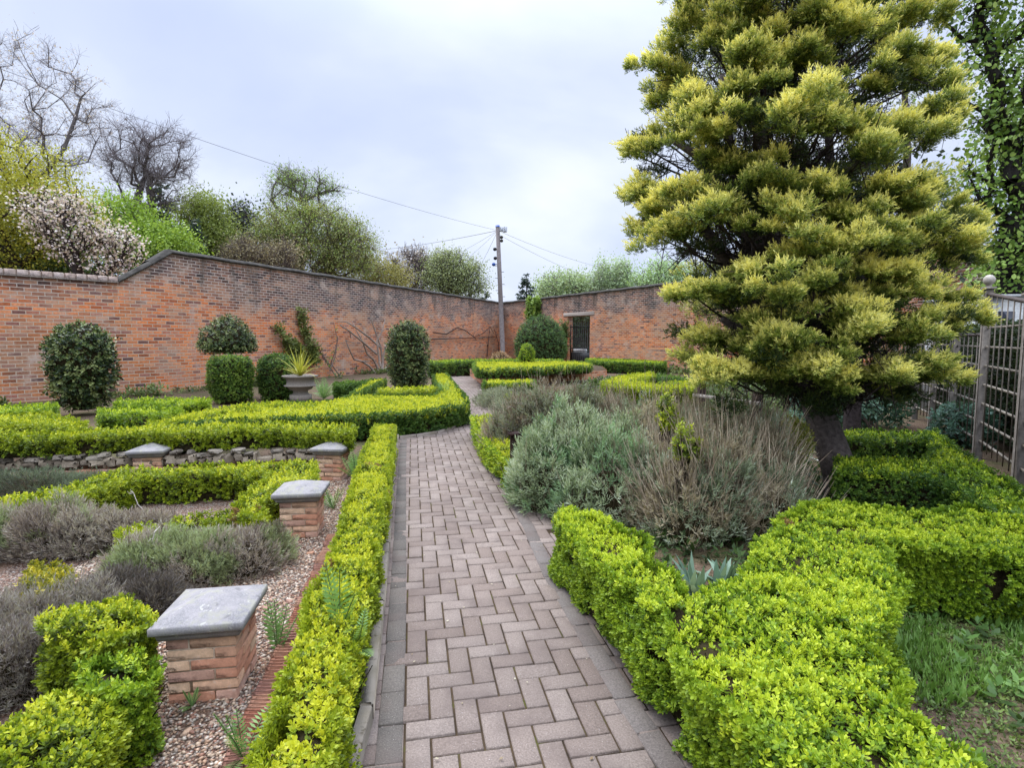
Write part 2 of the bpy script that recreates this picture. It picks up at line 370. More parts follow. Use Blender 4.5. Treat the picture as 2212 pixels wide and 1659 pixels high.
for iy in range(-205, 25):
    for ix in range(-5, 28):
        s = (ix - iy + 15) % 4
        if s == 0: cx_, cy_, w, h = ix + 1, iy + .5, 2, 1
        elif s == 3: cx_, cy_, w, h = ix + .5, iy + 1, 1, 2
        else: continue
        cc = A0[:2] + udir * cx_ * UN + vdir * (cy_) * UN
        tops.append((cc[0], cc[1], w * UN - .009, h * UN - .009))
tops = np.array(tops)
keep = inpoly(tops[:, :2], inset(PATH, -.2)); tops = tops[keep]
def pavers(m, T, ang, z, ch=.004, dep=.014, colf=None):
    n = len(T); ca, sa = np.cos(ang), np.sin(ang); ca = np.broadcast_to(ca, n); sa = np.broadcast_to(sa, n)
    def crn(k):
        out = []
        for sx, sy in ((-1, -1), (1, -1), (1, 1), (-1, 1)):
            x = sx * (T[:, 2] / 2 - k); y = sy * (T[:, 3] / 2 - k)
            out.append(np.stack([T[:, 0] + x*ca - y*sa, T[:, 1] + x*sa + y*ca], 1))
        return out
    tilt = rng.normal(0, .0012, (n, 4)); zz = z + rng.normal(0, .0015, n)
    up_, lo = crn(ch), crn(0)
    V = np.stack([np.c_[up_[k], zz + tilt[:, k]] for k in range(4)] + [np.c_[lo[k], zz - ch + tilt[:, k]] for k in range(4)] + [np.c_[lo[k], zz - dep - .02] for k in range(4)], 1)
    Q = np.array([[0,1,2,3],[4,5,1,0],[5,6,2,1],[6,7,3,2],[7,4,0,3],[8,9,5,4],[9,10,6,5],[10,11,7,6],[11,8,4,7]])
    Fq = (Q[None] + (np.arange(n) * 12)[:, None, None]).reshape(-1, 4)
    m.add(V.reshape(-1, 3), Fq, np.repeat(colf, 12, 0))
r_ = rng.uniform(0, 1, (len(tops), 1)); g_ = vn(tops[:, :2], 1.2, 3)[:, None]
pc = lerp((.165, .126, .104), (.225, .182, .154), r_) * (.8 + .42 * g_)
pavers(pm, tops, uang, 0.0, colf=pc)
m, t, b = mat('concrete_paver', .85, .25)
o_ = N(t, 'ShaderNodeTexCoord').outputs['Object']
n2 = noise(t, 140, 3, .6, o_); n3 = noise(t, 3.0, 6, .65, o_); n4 = noise(t, 260, 1, .5, o_)
c = mixc(t, 1.0, attr_col(t), ramp(t, n2, [(.3, (.72,)*3), (.7, (1.28,)*3)]), 'MULTIPLY')
c = mixc(t, ramp(t, n4, [(.70, (0,)*3), (.78, (.8,)*3)]), c, (.55, .50, .47))
c = mixc(t, ramp(t, n3, [(.48, (0,)*3), (.68, (.7,)*3)]), c, (.125, .095, .082))
L(t, c, b.inputs['Base Color']); bump(t, b, n2, .003, .5); PAV = m
# edge courses: dark blocks on the left, flush narrow blocks on the right
def along(poly, step, off, fn):
    poly = np.asarray(poly); out = []
    seg = np.linalg.norm(np.diff(poly, axis=0), axis=1); cum = np.r_[0, np.cumsum(seg)]
    for s in np.arange(step / 2, cum[-1], step):
        k = min(np.searchsorted(cum, s) - 1, len(seg) - 1); k = max(k, 0); f = (s - cum[k]) / seg[k]
        d = unit(poly[k+1] - poly[k]); p = lerp(poly[k], poly[k+1], f); nr = np.array([-d[1], d[0]])
        q = p + nr * off; out.append((q[0], q[1], math.atan2(d[1], d[0])))
    return np.array(out)
Lpts = np.array([[PL[0][0] + (PL[0][0]-PL[1][0])*8, -.6]] + PL[:8])
al = along(Lpts, .206, -.062, None)
T = np.c_[al[:, :2], np.full(len(al), .199), np.full(len(al), .098)]
pavers(pm, T, al[:, 2], .004, colf=lerp((.098, .086, .074), (.135, .118, .10), rng.uniform(0, 1, (len(al), 1))))
ar = along(np.array([[PR[0][0] + .25, -.6]] + PR[:10]), .206, .03, None)
T = np.c_[ar[:, :2], np.full(len(ar), .199), np.full(len(ar), .098)]
pavers(pm, T, ar[:, 2], .004, colf=lerp((.125, .105, .092), (.16, .138, .122), rng.uniform(0, 1, (len(ar), 1))))
pathr = pm.build('path', PAV); tag(pathr, kind='structure')
m, t, b = mat('joint_soil', .95, .1); n = noise(t, 7, 5)
L(t, ramp(t, n, [(.35, (.035, .026, .018)), (.55, (.075, .052, .03)), (.68, (.075, .075, .018))]), b.inputs['Base Color']); JOINT = m
jm = M(); prism(jm, inset(PATH, -.16), -.05, -.010)
tag(jm.build('path_bed', JOINT), kind='structure')
# concrete edging left of the path
km = M(); Lk = np.asarray(Lpts)
seg = np.linalg.norm(np.diff(Lk, axis=0), axis=1); cum = np.r_[0, np.cumsum(seg)]
def onL(s): return np.array([np.interp(s, cum, Lk[:, 0]), np.interp(s, cum, Lk[:, 1])])
s = 0.0
while s < cum[-1] - .05:
    e = min(s + .905, cum[-1]); a, b_ = onL(s + .003), onL(e - .003); d = unit(b_ - a); ln = np.linalg.norm(b_ - a)
    mid = (a + b_) / 2 + np.array([-d[1], d[0]]) * .036
    box(km, (mid[0], mid[1], -.005 + rng.normal(0, .003)), (ln, .056, .16), math.atan2(d[1], d[0]) + rng.normal(0, .004), np.array((.26, .225, .18)) * rng.uniform(.85, 1.1), .008); s = e
m, t, b = mat('edging_concrete', .9, .2); n = noise(t, 22, 6, .7); n2 = noise(t, 5, 5)
c = mixc(t, ramp(t, n, [(.56, (0,)*3), (.66, (.85,)*3)]), attr_col(t), (.07, .055, .03)); c = mixc(t, ramp(t, n2, [(.5, (0,)*3), (.7, (.6,)*3)]), c, (.13, .11, .06))
L(t, c, b.inputs['Base Color']); bump(t, b, n, .006); EDGC = m
tag(km.build('kerb', EDGC), kind='structure')
# curved kerb at the far bend
km = M(); kp = np.array(PL[7:12])
for a, b_ in zip(kp[:-1], kp[1:]):
    d = unit(b_ - a); mid = (a + b_) / 2 + np.array([-d[1], d[0]]) * .03
    box(km, (*mid, -.02), (np.linalg.norm(b_ - a), .06, .12), math.atan2(d[1], d[0]), (.24, .20, .17), .008)
tag(km.build('kerb', EDGC), kind='structure')
# ------------------------------------------------------------------ brick walls
WA = np.array([-12.4, 13.3]); WB = np.array([-10.35, 15.95]); WC = np.array([-.75, 40.0]); WD = np.array([15.6, 12.0])
dA = unit(WA - WB); W0 = WA + dA * 9
def on_wall(x, A, B):                  # sight line against a wall plan line
    d = ray(x, HOR)[:2]; ab = B - A; tt = np.linalg.solve(np.stack([d, -ab], 1), A); return tt[1]
LOWH, HIGH = 3.08, 4.07
tr0 = on_wall(268, WA, WB); R0 = WA + (WB - WA) * min(tr0, 1)
tR1 = on_wall(378, WB, WC); R1 = WB + (WC - WB) * tR1
R0 = WB + (WC - WB) * on_wall(300, WB, WC) if tr0 > 1 else R0
def wall_strip(m, pts, tops, s0=0.0, z0=-.2, th=.36):
    s = s0
    for k in range(len(pts) - 1):
        a, b_ = pts[k], pts[k+1]; d = unit(b_ - a); ln = np.linalg.norm(b_ - a); nr = np.array([-d[1], d[0]]) * th   # left of travel = outside
        for o, fl in ((0, 1), (1, -1)):
            P = [np.r_[a + nr*o, z0], np.r_[b_ + nr*o, z0], np.r_[b_ + nr*o, tops[k+1]], np.r_[a + nr*o, tops[k]]]
            m.add(P, [[0, 1, 2, 3]], None, [(s, z0), (s+ln, z0), (s+ln, tops[k+1]), (s, tops[k])])
        m.add([np.r_[a, tops[k]], np.r_[b_, tops[k+1]], np.r_[b_ + nr, tops[k+1]], np.r_[a + nr, tops[k]]], [[0, 1, 2, 3]], None, [(s, 0), (s+ln, 0), (s+ln, th), (s, th)])
        s += ln
    return s
def coping(m, pts, tops, prof, C):      # profile swept along the wall top; prof = (across, up)
    pr = np.array(prof)
    for k in range(len(pts) - 1):
        a, b_ = pts[k], pts[k+1]; d = unit(b_ - a); nr = np.array([-d[1], d[0]])
        n = max(1, int(np.linalg.norm(b_ - a) / .5)); prev = None
        for i in range(n + 1):
            f = i / n; p = lerp(a, b_, f); z = lerp(tops[k], tops[k+1], f) + .012 * math.sin(k*5 + i*1.7) * (0 < i < n)
            ring = np.array([np.r_[p + nr * q[0], z + q[1]] for q in pr])
            if prev is not None:
                kk = len(pr); V = np.concatenate([prev, ring]); I = np.arange(kk); J = (I + 1) % kk
                m.add(V, np.stack([I, J, J + kk, I + kk], 1), C)
            prev = ring
lw = tag(M().build('brick_wall', WALLB), 'long old red brick garden wall stepping up beside the bare trees', 'wall')
bpy.data.objects.remove(lw); 
wm = M()
plan = [W0, WA, WB] if False else [W0, WA]
tt = on_wall(262, WA, WB); K0 = WA + (WB - WA) * min(max(tt, 0), .999)
plan = [W0, WA, K0, WB, R1, WC]; LH = [LOWH, LOWH, LOWH, LOWH + .62, HIGH, HIGH]
dRamp = np.linalg.norm(R1 - WB); dK = np.linalg.norm(WB - K0); LH[3] = LOWH + (HIGH - LOWH) * dK / (dK + dRamp)
wall_strip(wm, plan, LH)
lw = tag(wm.build('brick_wall', WALLB), 'long red brick garden wall on the left that steps up in a ramp', 'wall')
cpr_d = [(-.07, 0), (-.07, .05), (-.03, .055), (-.01, .09), (.10, .135), (.26, .135), (.37, .09), (.39, .055), (.43, .05), (.43, 0)]
m_ = M(); coping(m_, [K0, WB, R1, WC], LH[2:], cpr_d, (.1, .1, .1)); m_.build('coping', COPE, lw)
m_ = M(); cpa = [W0, K0]; d = unit(K0 - W0); ln = np.linalg.norm(K0 - W0); nr = np.array([-d[1], d[0]])
for i in range(int(ln / .235)):
    p = W0 + d * (i + .5) * .235 + nr * .18
    box(m_, (*p, LOWH + .10), (.222, .46, .13), math.atan2(d[1], d[0]), lerp((.36, .27, .22), (.44, .36, .31), rng.uniform()) , .012)
    box(m_, (*p, LOWH + .016), (.234, .50, .04), math.atan2(d[1], d[0]), (.20, .165, .135), .004)
m_.build('coping', COPEP, lw)
# right wall with the gateway
dR = unit(WD - WC); nR = np.array([-dR[1], dR[0]]); LR = np.linalg.norm(WD - WC)
g0 = on_wall(1226, WC, WD) * LR; g1 = on_wall(1274, WC, WD) * LR
GH = 2.86
wm = M(); TH = .36
def PW(s_, o, z): return np.r_[WC + dR * s_ + nR * o, z]
def wquad(s0, s1, z0, z1):
    for o in (0, TH): wm.add([PW(s0, o, z0), PW(s1, o, z0), PW(s1, o, z1), PW(s0, o, z1)], [[0, 1, 2, 3]], None, [(s0+50, z0), (s1+50, z0), (s1+50, z1), (s0+50, z1)])
s00 = .02
wquad(s00, g0, -.2, HIGH); wquad(g1, LR, -.2, HIGH); wquad(g0, g1, GH, HIGH)
wm.add([PW(g0, 0, -.2), PW(g0, TH, -.2), PW(g0, TH, GH), PW(g0, 0, GH)], [[0, 1, 2, 3]], None, [(0, 0), (TH, 0), (TH, GH), (0, GH)])
wm.add([PW(g1, 0, -.2), PW(g1, TH, -.2), PW(g1, TH, GH), PW(g1, 0, GH)], [[0, 1, 2, 3]], None, [(0, 0), (TH, 0), (TH, GH), (0, GH)])
wm.add([PW(g0, 0, GH), PW(g1, 0, GH), PW(g1, TH, GH), PW(g0, TH, GH)], [[0, 1, 2, 3]], None, [(0, 0), (1, 0), (1, TH), (0, TH)])
rw = tag(wm.build('brick_wall', WALLB), 'red brick garden wall on the right with an iron gate in it', 'wall')
m_ = M(); coping(m_, [WC + dR*.02, WD], [HIGH, HIGH], [(q[0], q[1]) for q in cpr_d], (.1, .1, .1)); m_.build('coping', COPE, rw)
m_ = M(); mid = WC + dR * (g0 + g1) / 2 + nR * .10
box(m_, (*mid, GH + .12), ((g1 - g0) + .8, .27, .21), math.atan2(dR[1], dR[0]), None, .01); m_.build('lintel', LINT, rw)
# iron gate
gmid = WC + dR * (g0 + g1) / 2 + nR * .2; ga = math.atan2(dR[1], dR[0]); gw = (g1 - g0) - .06
gt = thing('iron_gate', (*gmid, 0), 'black iron barred gate standing in the brick wall doorway', 'gate')
m_ = M()
for sx in (-1, 1): box(m_, (*(gmid + dR * sx * (gw/2 - .03)), 1.22), (.06, .05, 2.36), ga)
for z in (.12, .82, .98, 2.25): box(m_, (*gmid, z), (gw - .12, .04, .05), ga)
m_.build('gate_frame', IRON, gt)
nb = 9
for i in range(nb):
    m_ = M(); p = gmid + dR * ((i + 1) / (nb + 1) - .5) * (gw - .12)
    polytube(m_, [np.r_[p, .14], np.r_[p, 2.42]], .017, None, 6); polytube(m_, [np.r_[p, 2.42], np.r_[p, 2.54]], [.03, .002], None, 6); m_.build('bar', IRON, gt)
m_ = M(); box(m_, (*gmid, .46), (gw - .12, .012, .62), ga); m_.build('kick_plate', IRON, gt)
# ------------------------------------------------------------------ box hedges
BOXY = ((.06, .095, .010), (.25, .34, .014), (.56, .58, .035))     # golden new growth
BOXG = ((.055, .115, .012), (.21, .34, .018), (.51, .60, .04))     # fresh green
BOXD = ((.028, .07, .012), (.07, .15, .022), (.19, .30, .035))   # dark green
HG = 'clipped box hedges of the knot garden'
def hedge(label, poly, z1, z0, s, dens, pal=BOXY, pal_side=None, group=HG, world=False, K=8, amp=.05, hexa=False, tb=.62, dead=.0, name='box_hedge', cat='hedge'):
    P = np.asarray(poly, float) if world else pix(poly, z1)
    if parea(P) < 0: P = P[::-1]
    ar = abs(parea(P)); rt = thing(name, (*P.mean(0), z0), label, cat, group)
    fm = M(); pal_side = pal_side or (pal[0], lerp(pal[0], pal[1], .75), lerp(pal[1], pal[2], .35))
    n = int(ar * dens); q = samp(P, n); ed = edist(q, P)
    dp = rng.uniform(0, 1, n)**1.6
    zz = z1 - s * .75 + (vn(q, 1.7, 3) - .5) * amp * .8 + (vn(q, 5, 1) - .5) * amp + (vn(q, 16, 2) - .5) * amp * .7 - np.clip(.07 - ed, 0, .07)**2 * 8 - dp * s * 1.7
    gap = vn(q, 9, 5) < .15; q, zz, dp = q[~gap], zz[~gap], dp[~gap]
    ax = np.c_[rng.normal(0, .38, (len(q), 2)), np.ones(len(q))]
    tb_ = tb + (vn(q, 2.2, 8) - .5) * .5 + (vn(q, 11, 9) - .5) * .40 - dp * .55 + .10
    dd = vn(q, 3.5, 21) > 1 - dead * .6 if dead else np.zeros(len(q), bool)
    for msk, pl in ((~dd, pal), (dd, ((.10, .055, .02), (.24, .15, .05), (.36, .26, .09)))):
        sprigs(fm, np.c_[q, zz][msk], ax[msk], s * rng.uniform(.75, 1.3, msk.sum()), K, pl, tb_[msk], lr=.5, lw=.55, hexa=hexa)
    for i in range(len(P)):
        a, b_ = P[i], P[(i + 1) % len(P)]; d = b_ - a; ln = np.linalg.norm(d)
        if ln < 1e-4: continue
        nr = np.array([d[1], -d[0]]) / ln; k = int(ln * (z1 - z0) * dens * 1.0)
        if k == 0: continue
        u = rng.uniform(0, 1, k); z = z0 + (z1 - z0) * rng.uniform(.02, .97, k)
        p3 = np.c_[a + u[:, None] * d, z]
        nz = (vn(p3, 5, 4) - .5) * amp * 1.6 - .02
        p3[:, :2] += nr * (nz - rng.uniform(0, s * .8, k))[:, None]
        ok = vn(p3, 8, 6) > .2 + .12 * (z < z0 + .1); p3 = p3[ok]
        axs = np.c_[np.tile(nr, (len(p3), 1)) + rng.normal(0, .35, (len(p3), 2)), rng.uniform(.1, 1.0, len(p3))]
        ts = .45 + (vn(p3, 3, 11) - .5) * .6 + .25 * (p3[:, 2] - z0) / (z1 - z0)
        dd = vn(p3, 4, 22) > 1 - dead
        for msk, pl in ((~dd, pal_side), (dd, ((.10, .055, .02), (.22, .13, .05), (.34, .24, .10)))):
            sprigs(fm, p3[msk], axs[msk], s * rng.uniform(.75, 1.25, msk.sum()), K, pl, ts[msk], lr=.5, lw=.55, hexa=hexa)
    fm.build('foliage', LEAF, rt)
    cm = M(); ins_ = inset(P, min(.075, .18 * math.sqrt(ar))); prism(cm, ins_, z0, z1 - s * 1.1 - .02, (.03, .025, .012))
    k = int(ar * 60) + 20; q = samp(ins_ if parea(ins_) > .2 * ar else P, k); nn = rng.normal(0, .06, (k, 2))
    tubes(cm, np.c_[q, np.full(k, z0)], np.c_[q + nn, z0 + (z1 - z0) * rng.uniform(.5, .9, k)], .006, .002, (.12, .08, .05), 4)
    cm.build('inner_branches', DARKCORE, rt)
    return rt
A_POLY = [(1192, 1105), (1240, 1165), (1290, 1215), (1370, 1275), (1430, 1350), (1490, 1430), (1570, 1525), (1640, 1600), (1700, 1665), (1800, 1800), (2300, 1800), (2130, 1665), (2010, 1550), (1930, 1445), (1905, 1385), (1945, 1265), (1925, 1168), (2070, 1180), (2260, 1195), (2420, 1200), (2400, 1085), (2212, 1082), (1960, 1095), (1840, 1080), (1720, 1078), (1660, 1132), (1620, 1185), (1595, 1250), (1500, 1265), (1405, 1205), (1390, 1152), (1300, 1110), (1225, 1092)]
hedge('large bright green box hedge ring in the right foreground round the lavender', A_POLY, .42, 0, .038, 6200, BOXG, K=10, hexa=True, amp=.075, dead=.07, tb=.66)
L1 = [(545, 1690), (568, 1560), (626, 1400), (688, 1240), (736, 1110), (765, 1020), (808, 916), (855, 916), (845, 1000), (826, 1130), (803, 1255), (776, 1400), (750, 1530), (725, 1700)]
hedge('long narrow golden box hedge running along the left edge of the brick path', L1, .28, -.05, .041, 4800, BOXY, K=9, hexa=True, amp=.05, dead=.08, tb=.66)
hedge('yellow topped hedge row above the rough stone edging on the left', [(-60, 946), (12, 943), (150, 938), (310, 933), (600, 924), (762, 930), (765, 917), (600, 912), (310, 922), (80, 931), (-60, 935)], .42, .15, .07, 1400, BOXY, amp=.07, dead=.06)
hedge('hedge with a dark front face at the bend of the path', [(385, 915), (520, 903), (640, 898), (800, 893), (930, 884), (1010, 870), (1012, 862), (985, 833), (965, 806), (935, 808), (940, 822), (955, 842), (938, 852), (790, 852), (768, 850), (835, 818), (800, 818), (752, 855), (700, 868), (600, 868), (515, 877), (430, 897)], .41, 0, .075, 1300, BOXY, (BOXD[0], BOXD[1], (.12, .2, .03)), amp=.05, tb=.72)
hedge('thin cross row of box in front of the holly pillar', [(815, 846), (945, 840), (935, 833), (820, 838)], .41, 0, .08, 900, BOXY, tb=.7)
hedge('low green hedge clump at the far left edge of the garden', [(-80, 905), (20, 893), (90, 888), (190, 912), (150, 925), (60, 915), (-80, 918)], .42, 0, .075, 1200, BOXY, tb=.55)
hedge('darker hedge row below the left end of the brick wall', [(-60, 880), (60, 874), (118, 870), (118, 879), (30, 889), (-60, 893)], .42, 0, .08, 1000, BOXG, tb=.35)
hedge('hedge row just right of the big holly ball', [(214, 882), (300, 878), (388, 880), (388, 889), (300, 892), (215, 893)], .42, 0, .075, 1200, BOXG, tb=.5)
hedge('thin far hedge row in front of the wall beside the mushroom topiary', [(251, 863), (350, 860), (450, 860), (450, 868), (340, 872), (252, 871)], .42, 0, .08, 1000, BOXG, tb=.5)
hedge('golden hedge wedge between the holly ball and the clipped cylinders', [(320, 913), (420, 890), (520, 872), (600, 866), (610, 873), (500, 886), (400, 905), (345, 918)], .44, 0, .075, 1200, BOXY, tb=.7)
hedge('yellow and rusty box row across the sunken gravel bed', [(-80, 1088), (60, 1066), (170, 1040), (270, 1010), (400, 1004), (500, 1001), (588, 996), (686, 997), (688, 1028), (610, 1052), (560, 1085), (575, 1105), (520, 1112), (500, 1092), (545, 1050), (588, 1020), (500, 1016), (400, 1020), (290, 1026), (170, 1062), (60, 1084), (-80, 1104)], .14, -.2, .06, 1800, BOXY, amp=.08, dead=.16, tb=.62)
hedge('small golden box tuft between the two heather mounds', [(250, 1142), (300, 1128), (332, 1134), (325, 1150), (262, 1158)], .10, -.2, .05, 2200, BOXY, amp=.08)
hedge('golden box tuft behind the middle heather mound', [(372, 1122), (430, 1104), (520, 1098), (515, 1112), (440, 1122), (390, 1132)], .06, -.2, .05, 1800, BOXY, amp=.08)
hedge('sprawling yellow box bush behind the nearest pillar cap on the left', [(80, 1345), (150, 1300), (240, 1290), (335, 1300), (330, 1345), (250, 1375), (150, 1390), (85, 1385)], .22, -.2, .042, 4500, BOXY, K=9, hexa=True, amp=.12)
hedge('rounded green box bush directly left of the nearest brick pillar', [(160, 1430), (220, 1412), (290, 1408), (320, 1440), (318, 1475), (240, 1490), (170, 1475)], .16, -.2, .042, 4600, BOXG, K=9, hexa=True, amp=.12)
hedge('yellow box hedge in the bottom left corner of the photo', [(-120, 1640), (20, 1560), (110, 1490), (180, 1480), (235, 1520), (240, 1570), (180, 1660), (140, 1760), (-200, 1760)], .12, -.2, .042, 4600, BOXY, K=9, hexa=True, amp=.1, dead=.12)
hedge('small orange yellow box sprig by the left frame edge', [(42, 1245), (70, 1212), (130, 1208), (165, 1225), (150, 1255), (90, 1285), (48, 1280)], .12, -.2, .045, 2600, (BOXY[0], (.26, .26, .02), (.5, .42, .03)), K=8, amp=.14)
hedge('golden hedge strip on the right of the path beside the dark post', [(1017, 898), (1065, 896), (1105, 935), (1135, 985), (1100, 1000), (1080, 985), (1045, 945), (1022, 915)], .33, 0, .06, 1800, BOXY, BOXG, amp=.05)
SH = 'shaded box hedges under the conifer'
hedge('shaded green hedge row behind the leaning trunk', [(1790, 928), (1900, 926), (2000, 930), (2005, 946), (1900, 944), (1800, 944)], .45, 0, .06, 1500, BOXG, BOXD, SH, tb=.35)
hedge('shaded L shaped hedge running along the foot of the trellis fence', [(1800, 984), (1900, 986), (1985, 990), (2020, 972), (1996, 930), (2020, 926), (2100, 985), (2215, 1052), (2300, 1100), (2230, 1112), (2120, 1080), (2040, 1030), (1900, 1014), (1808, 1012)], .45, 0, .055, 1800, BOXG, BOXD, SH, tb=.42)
# far beds
hedge('bright hedge block on top of the raised brick bed', [(1031, 797), (1147, 793), (1278, 788), (1272, 783), (1225, 780), (1030, 781), (1022, 786)], .62, .3, .1, 520, BOXY, BOXD, amp=.05, tb=.75)
hedge('long dark hedge at the foot of the corner where the walls meet', [(925, 783), (1005, 779), (1120, 778), (1215, 778), (1215, 776), (1100, 775), (990, 776), (930, 779)], .62, 0, .1, 420, BOXG, BOXD, amp=.05, tb=.4)
hedge('dark green hedge to the right of the iron gate', [(1266, 777), (1300, 781), (1437, 784), (1437, 780), (1340, 775), (1268, 774)], .5, 0, .1, 600, BOXG, BOXD, amp=.05, tb=.45)
hedge('low yellow hedge row below the raised brick bed', [(1046, 829), (1155, 827), (1155, 820), (1046, 821)], .35, 0, .09, 800, BOXY, BOXD, amp=.05, tb=.75)
hedge('short yellow hedge piece by the bend of the far path', [(1094, 858), (1135, 857), (1140, 849), (1096, 851)], .33, 0, .08, 900, BOXY, amp=.05, tb=.75)
hedge('bright yellow hedge loop left of the conifer in the far bed', [(1298, 824), (1340, 811), (1410, 803), (1416, 812), (1362, 822), (1430, 828), (1512, 831), (1512, 839), (1420, 838), (1320, 833)], .42, 0, .09, 800, BOXY, amp=.05, tb=.75)
hedge('second yellow hedge row of the far bed beside the conifer', [(1424, 826), (1470, 823), (1515, 821), (1515, 825), (1470, 827), (1428, 829)], .42, 0, .09, 700, BOXY, BOXD, amp=.05, tb=.7)
hedge('low dark hedge row at the foot of the right wall', [(1420, 808), (1470, 812), (1512, 815), (1512, 819), (1460, 817), (1416, 813)], .42, 0, .09, 600, BOXD, amp=.05, tb=.6)
hedge('short dark clipped hedge in front of the left wall beside the urn', [(722, 826), (752, 822), (790, 822), (787, 826), (750, 828), (725, 831)], .42, 0, .09, 900, BOXD, tb=.5, amp=.04)
# raised brick bed
bed = np.array([gp(1050, 838)[:2], gp(1300, 815)[:2] + [0.2, 0], gp(1290, 797)[:2] + [.0, 0], gp(1015, 811)[:2]])
if parea(bed) < 0: bed = bed[::-1]
m_ = M(); s_ = 0
for i in range(4):
    a, b_ = bed[i], bed[(i+1) % 4]; ln = np.linalg.norm(b_ - a)
    m_.add([np.r_[a, -.1], np.r_[b_, -.1], np.r_[b_, .3], np.r_[a, .3]], [[0, 1, 2, 3]], None, [(s_, 0), (s_+ln, 0), (s_+ln, .4), (s_, .4)]); s_ += ln
rb = tag(m_.build('raised_bed', WALLB), 'low brick walled raised bed carrying the bright hedge block', 'raised bed')
m_ = M(); prism(m_, inset(bed, .01), .2, .296); m_.build('bed_soil', SOIL, rb)
# ------------------------------------------------------------------ topiary
HOLLY = ((.016, .034, .009), (.05, .09, .02), (.24, .28, .10))
YEW = ((.022, .055, .016), (.06, .13, .035), (.17, .28, .08))
def lathe_shrub(name, label, cat, c, prof, s, dens, pal, K=6, lw=.5, mt=None, group=None, tb=.5, amp=.11, stem=None, hexa=False, tvar=.3):
    c = np.asarray(c, float); rt = thing(name, c, label, cat, group)
    pr = np.array(prof, float); dz = np.diff(pr[:, 0]); drr = np.diff(pr[:, 1]); ln = np.hypot(dz, drr); rm = (pr[:-1, 1] + pr[1:, 1]) / 2
    ar = 2 * math.pi * rm * ln; k = rng.choice(len(ar), int(ar.sum() * dens), p=ar / ar.sum()); f = rng.uniform(0, 1, len(k)); a = rng.uniform(0, 6.283, len(k))
    r = pr[k, 1] + drr[k] * f; z = pr[k, 0] + dz[k] * f
    nr_, nz_ = dz[k] / ln[k], -drr[k] / ln[k]
    nrm = np.c_[nr_ * np.cos(a), nr_ * np.sin(a), nz_]; P = np.c_[r * np.cos(a), r * np.sin(a), z]
    nz = (vn(P + c, 4, 31) - .5) * amp + (vn(P + c, 1.6, 34) - .5) * amp * .8 + (rng.uniform(0, 1, len(k)) > .985) * rng.uniform(.3, 1, len(k)) * s - rng.uniform(0, 1, len(k))**1.5 * s * 1.2 - s * .3
    P = P + nrm * nz[:, None]; ok = vn(P + c, 7, 33) > .17; P, nrm = P[ok], nrm[ok]
    fm = M(); ax = nrm + [0, 0, .35] + rng.normal(0, .4, nrm.shape)
    sprigs(fm, P + c, ax, s * rng.uniform(.7, 1.3, len(P)), K, pal, tb + (vn(P, 6, 35) - .5) * .5, lw=lw, lr=.55, hexa=hexa, tvar=tvar)
    fm.build('foliage', mt or LEAF, rt)
    m = M(); lathe(m, [(q[0], max(q[1] - s * 1.3, .01)) for q in prof], c, 20, (.03, .025, .012)); m.build('inner_branches', DARKCORE, rt)
    if stem: m = M(); polytube(m, [c + [0, 0, -c[2]], c + [.03, 0, pr[0, 0] - .0 + .05]], [stem, stem * .8], (.07, .05, .04)); m.build('trunk', BARK, rt)
    return rt
def pts_on(x, y): return gp(x, y, 0)
b1 = gp(183, 893)
lathe_shrub('holly_topiary', 'big barrel shaped holly topiary against the left wall', 'topiary', b1, [(.08, .30), (.3, .47), (.7, .585), (1.1, .605), (1.4, .575), (1.63, .47), (1.80, .31), (1.88, .12), (1.89, .0)], .12, 260, HOLLY, 6, .62, GLOSS, 'clipped holly topiaries', tb=.42, hexa=True, tvar=.45)
d2 = at(494, 767, 15.0)
lathe_shrub('holly_topiary', 'mushroom cap holly topiary dome above the clipped cylinder', 'topiary', (d2[0], d2[1], 0), [(1.22, .0), (1.19, .5), (1.22, .66), (1.34, .735), (1.55, .68), (1.82, .50), (2.04, .27), (2.13, .06), (2.14, 0)], .10, 330, HOLLY, 6, .6, GLOSS, 'clipped holly topiaries', tb=.5, stem=.06, tvar=.45)
b4 = gp(882, 842)
lathe_shrub('holly_topiary', 'tall rounded holly pillar in the middle of the hedge square', 'topiary', b4, [(.05, .42), (.3, .54), (.8, .63), (1.3, .63), (1.7, .54), (1.93, .38), (2.06, .18), (2.09, 0)], .11, 300, HOLLY, 6, .6, GLOSS, 'clipped holly topiaries', tb=.5, tvar=.45)
CYP = ((.03, .07, .012), (.085, .17, .022), (.24, .34, .05))
b2 = gp(502, 868)
lathe_shrub('box_topiary', 'clipped green box cylinder under the mushroom topiary', 'topiary', b2, [(0, .42), (.15, .475), (.85, .50), (1.02, .46), (1.09, .34), (1.11, 0)], .07, 900, CYP, 7, .6, group='clipped box cylinders', tb=.5)
b3 = gp(600, 860)
lathe_shrub('box_topiary', 'darker clipped box cylinder behind the stone urn', 'topiary', b3, [(0, .40), (.15, .47), (.75, .50), (1.0, .43), (1.12, .28), (1.15, 0)], .07, 850, ((.02, .055, .012), (.06, .13, .02), (.16, .26, .04)), 7, .6, group='clipped box cylinders', tb=.5)
b5 = at(1168, 780, 29)
lathe_shrub('yew_bush', 'large dark rounded bush beside the iron gate', 'bush', (b5[0], b5[1], 0), [(.1, 1.0), (.6, 1.28), (1.3, 1.34), (1.9, 1.2), (2.35, .9), (2.65, .45), (2.74, 0)], .15, 170, YEW, 7, .4, tb=.5)
b6 = at(1138, 786, 22)
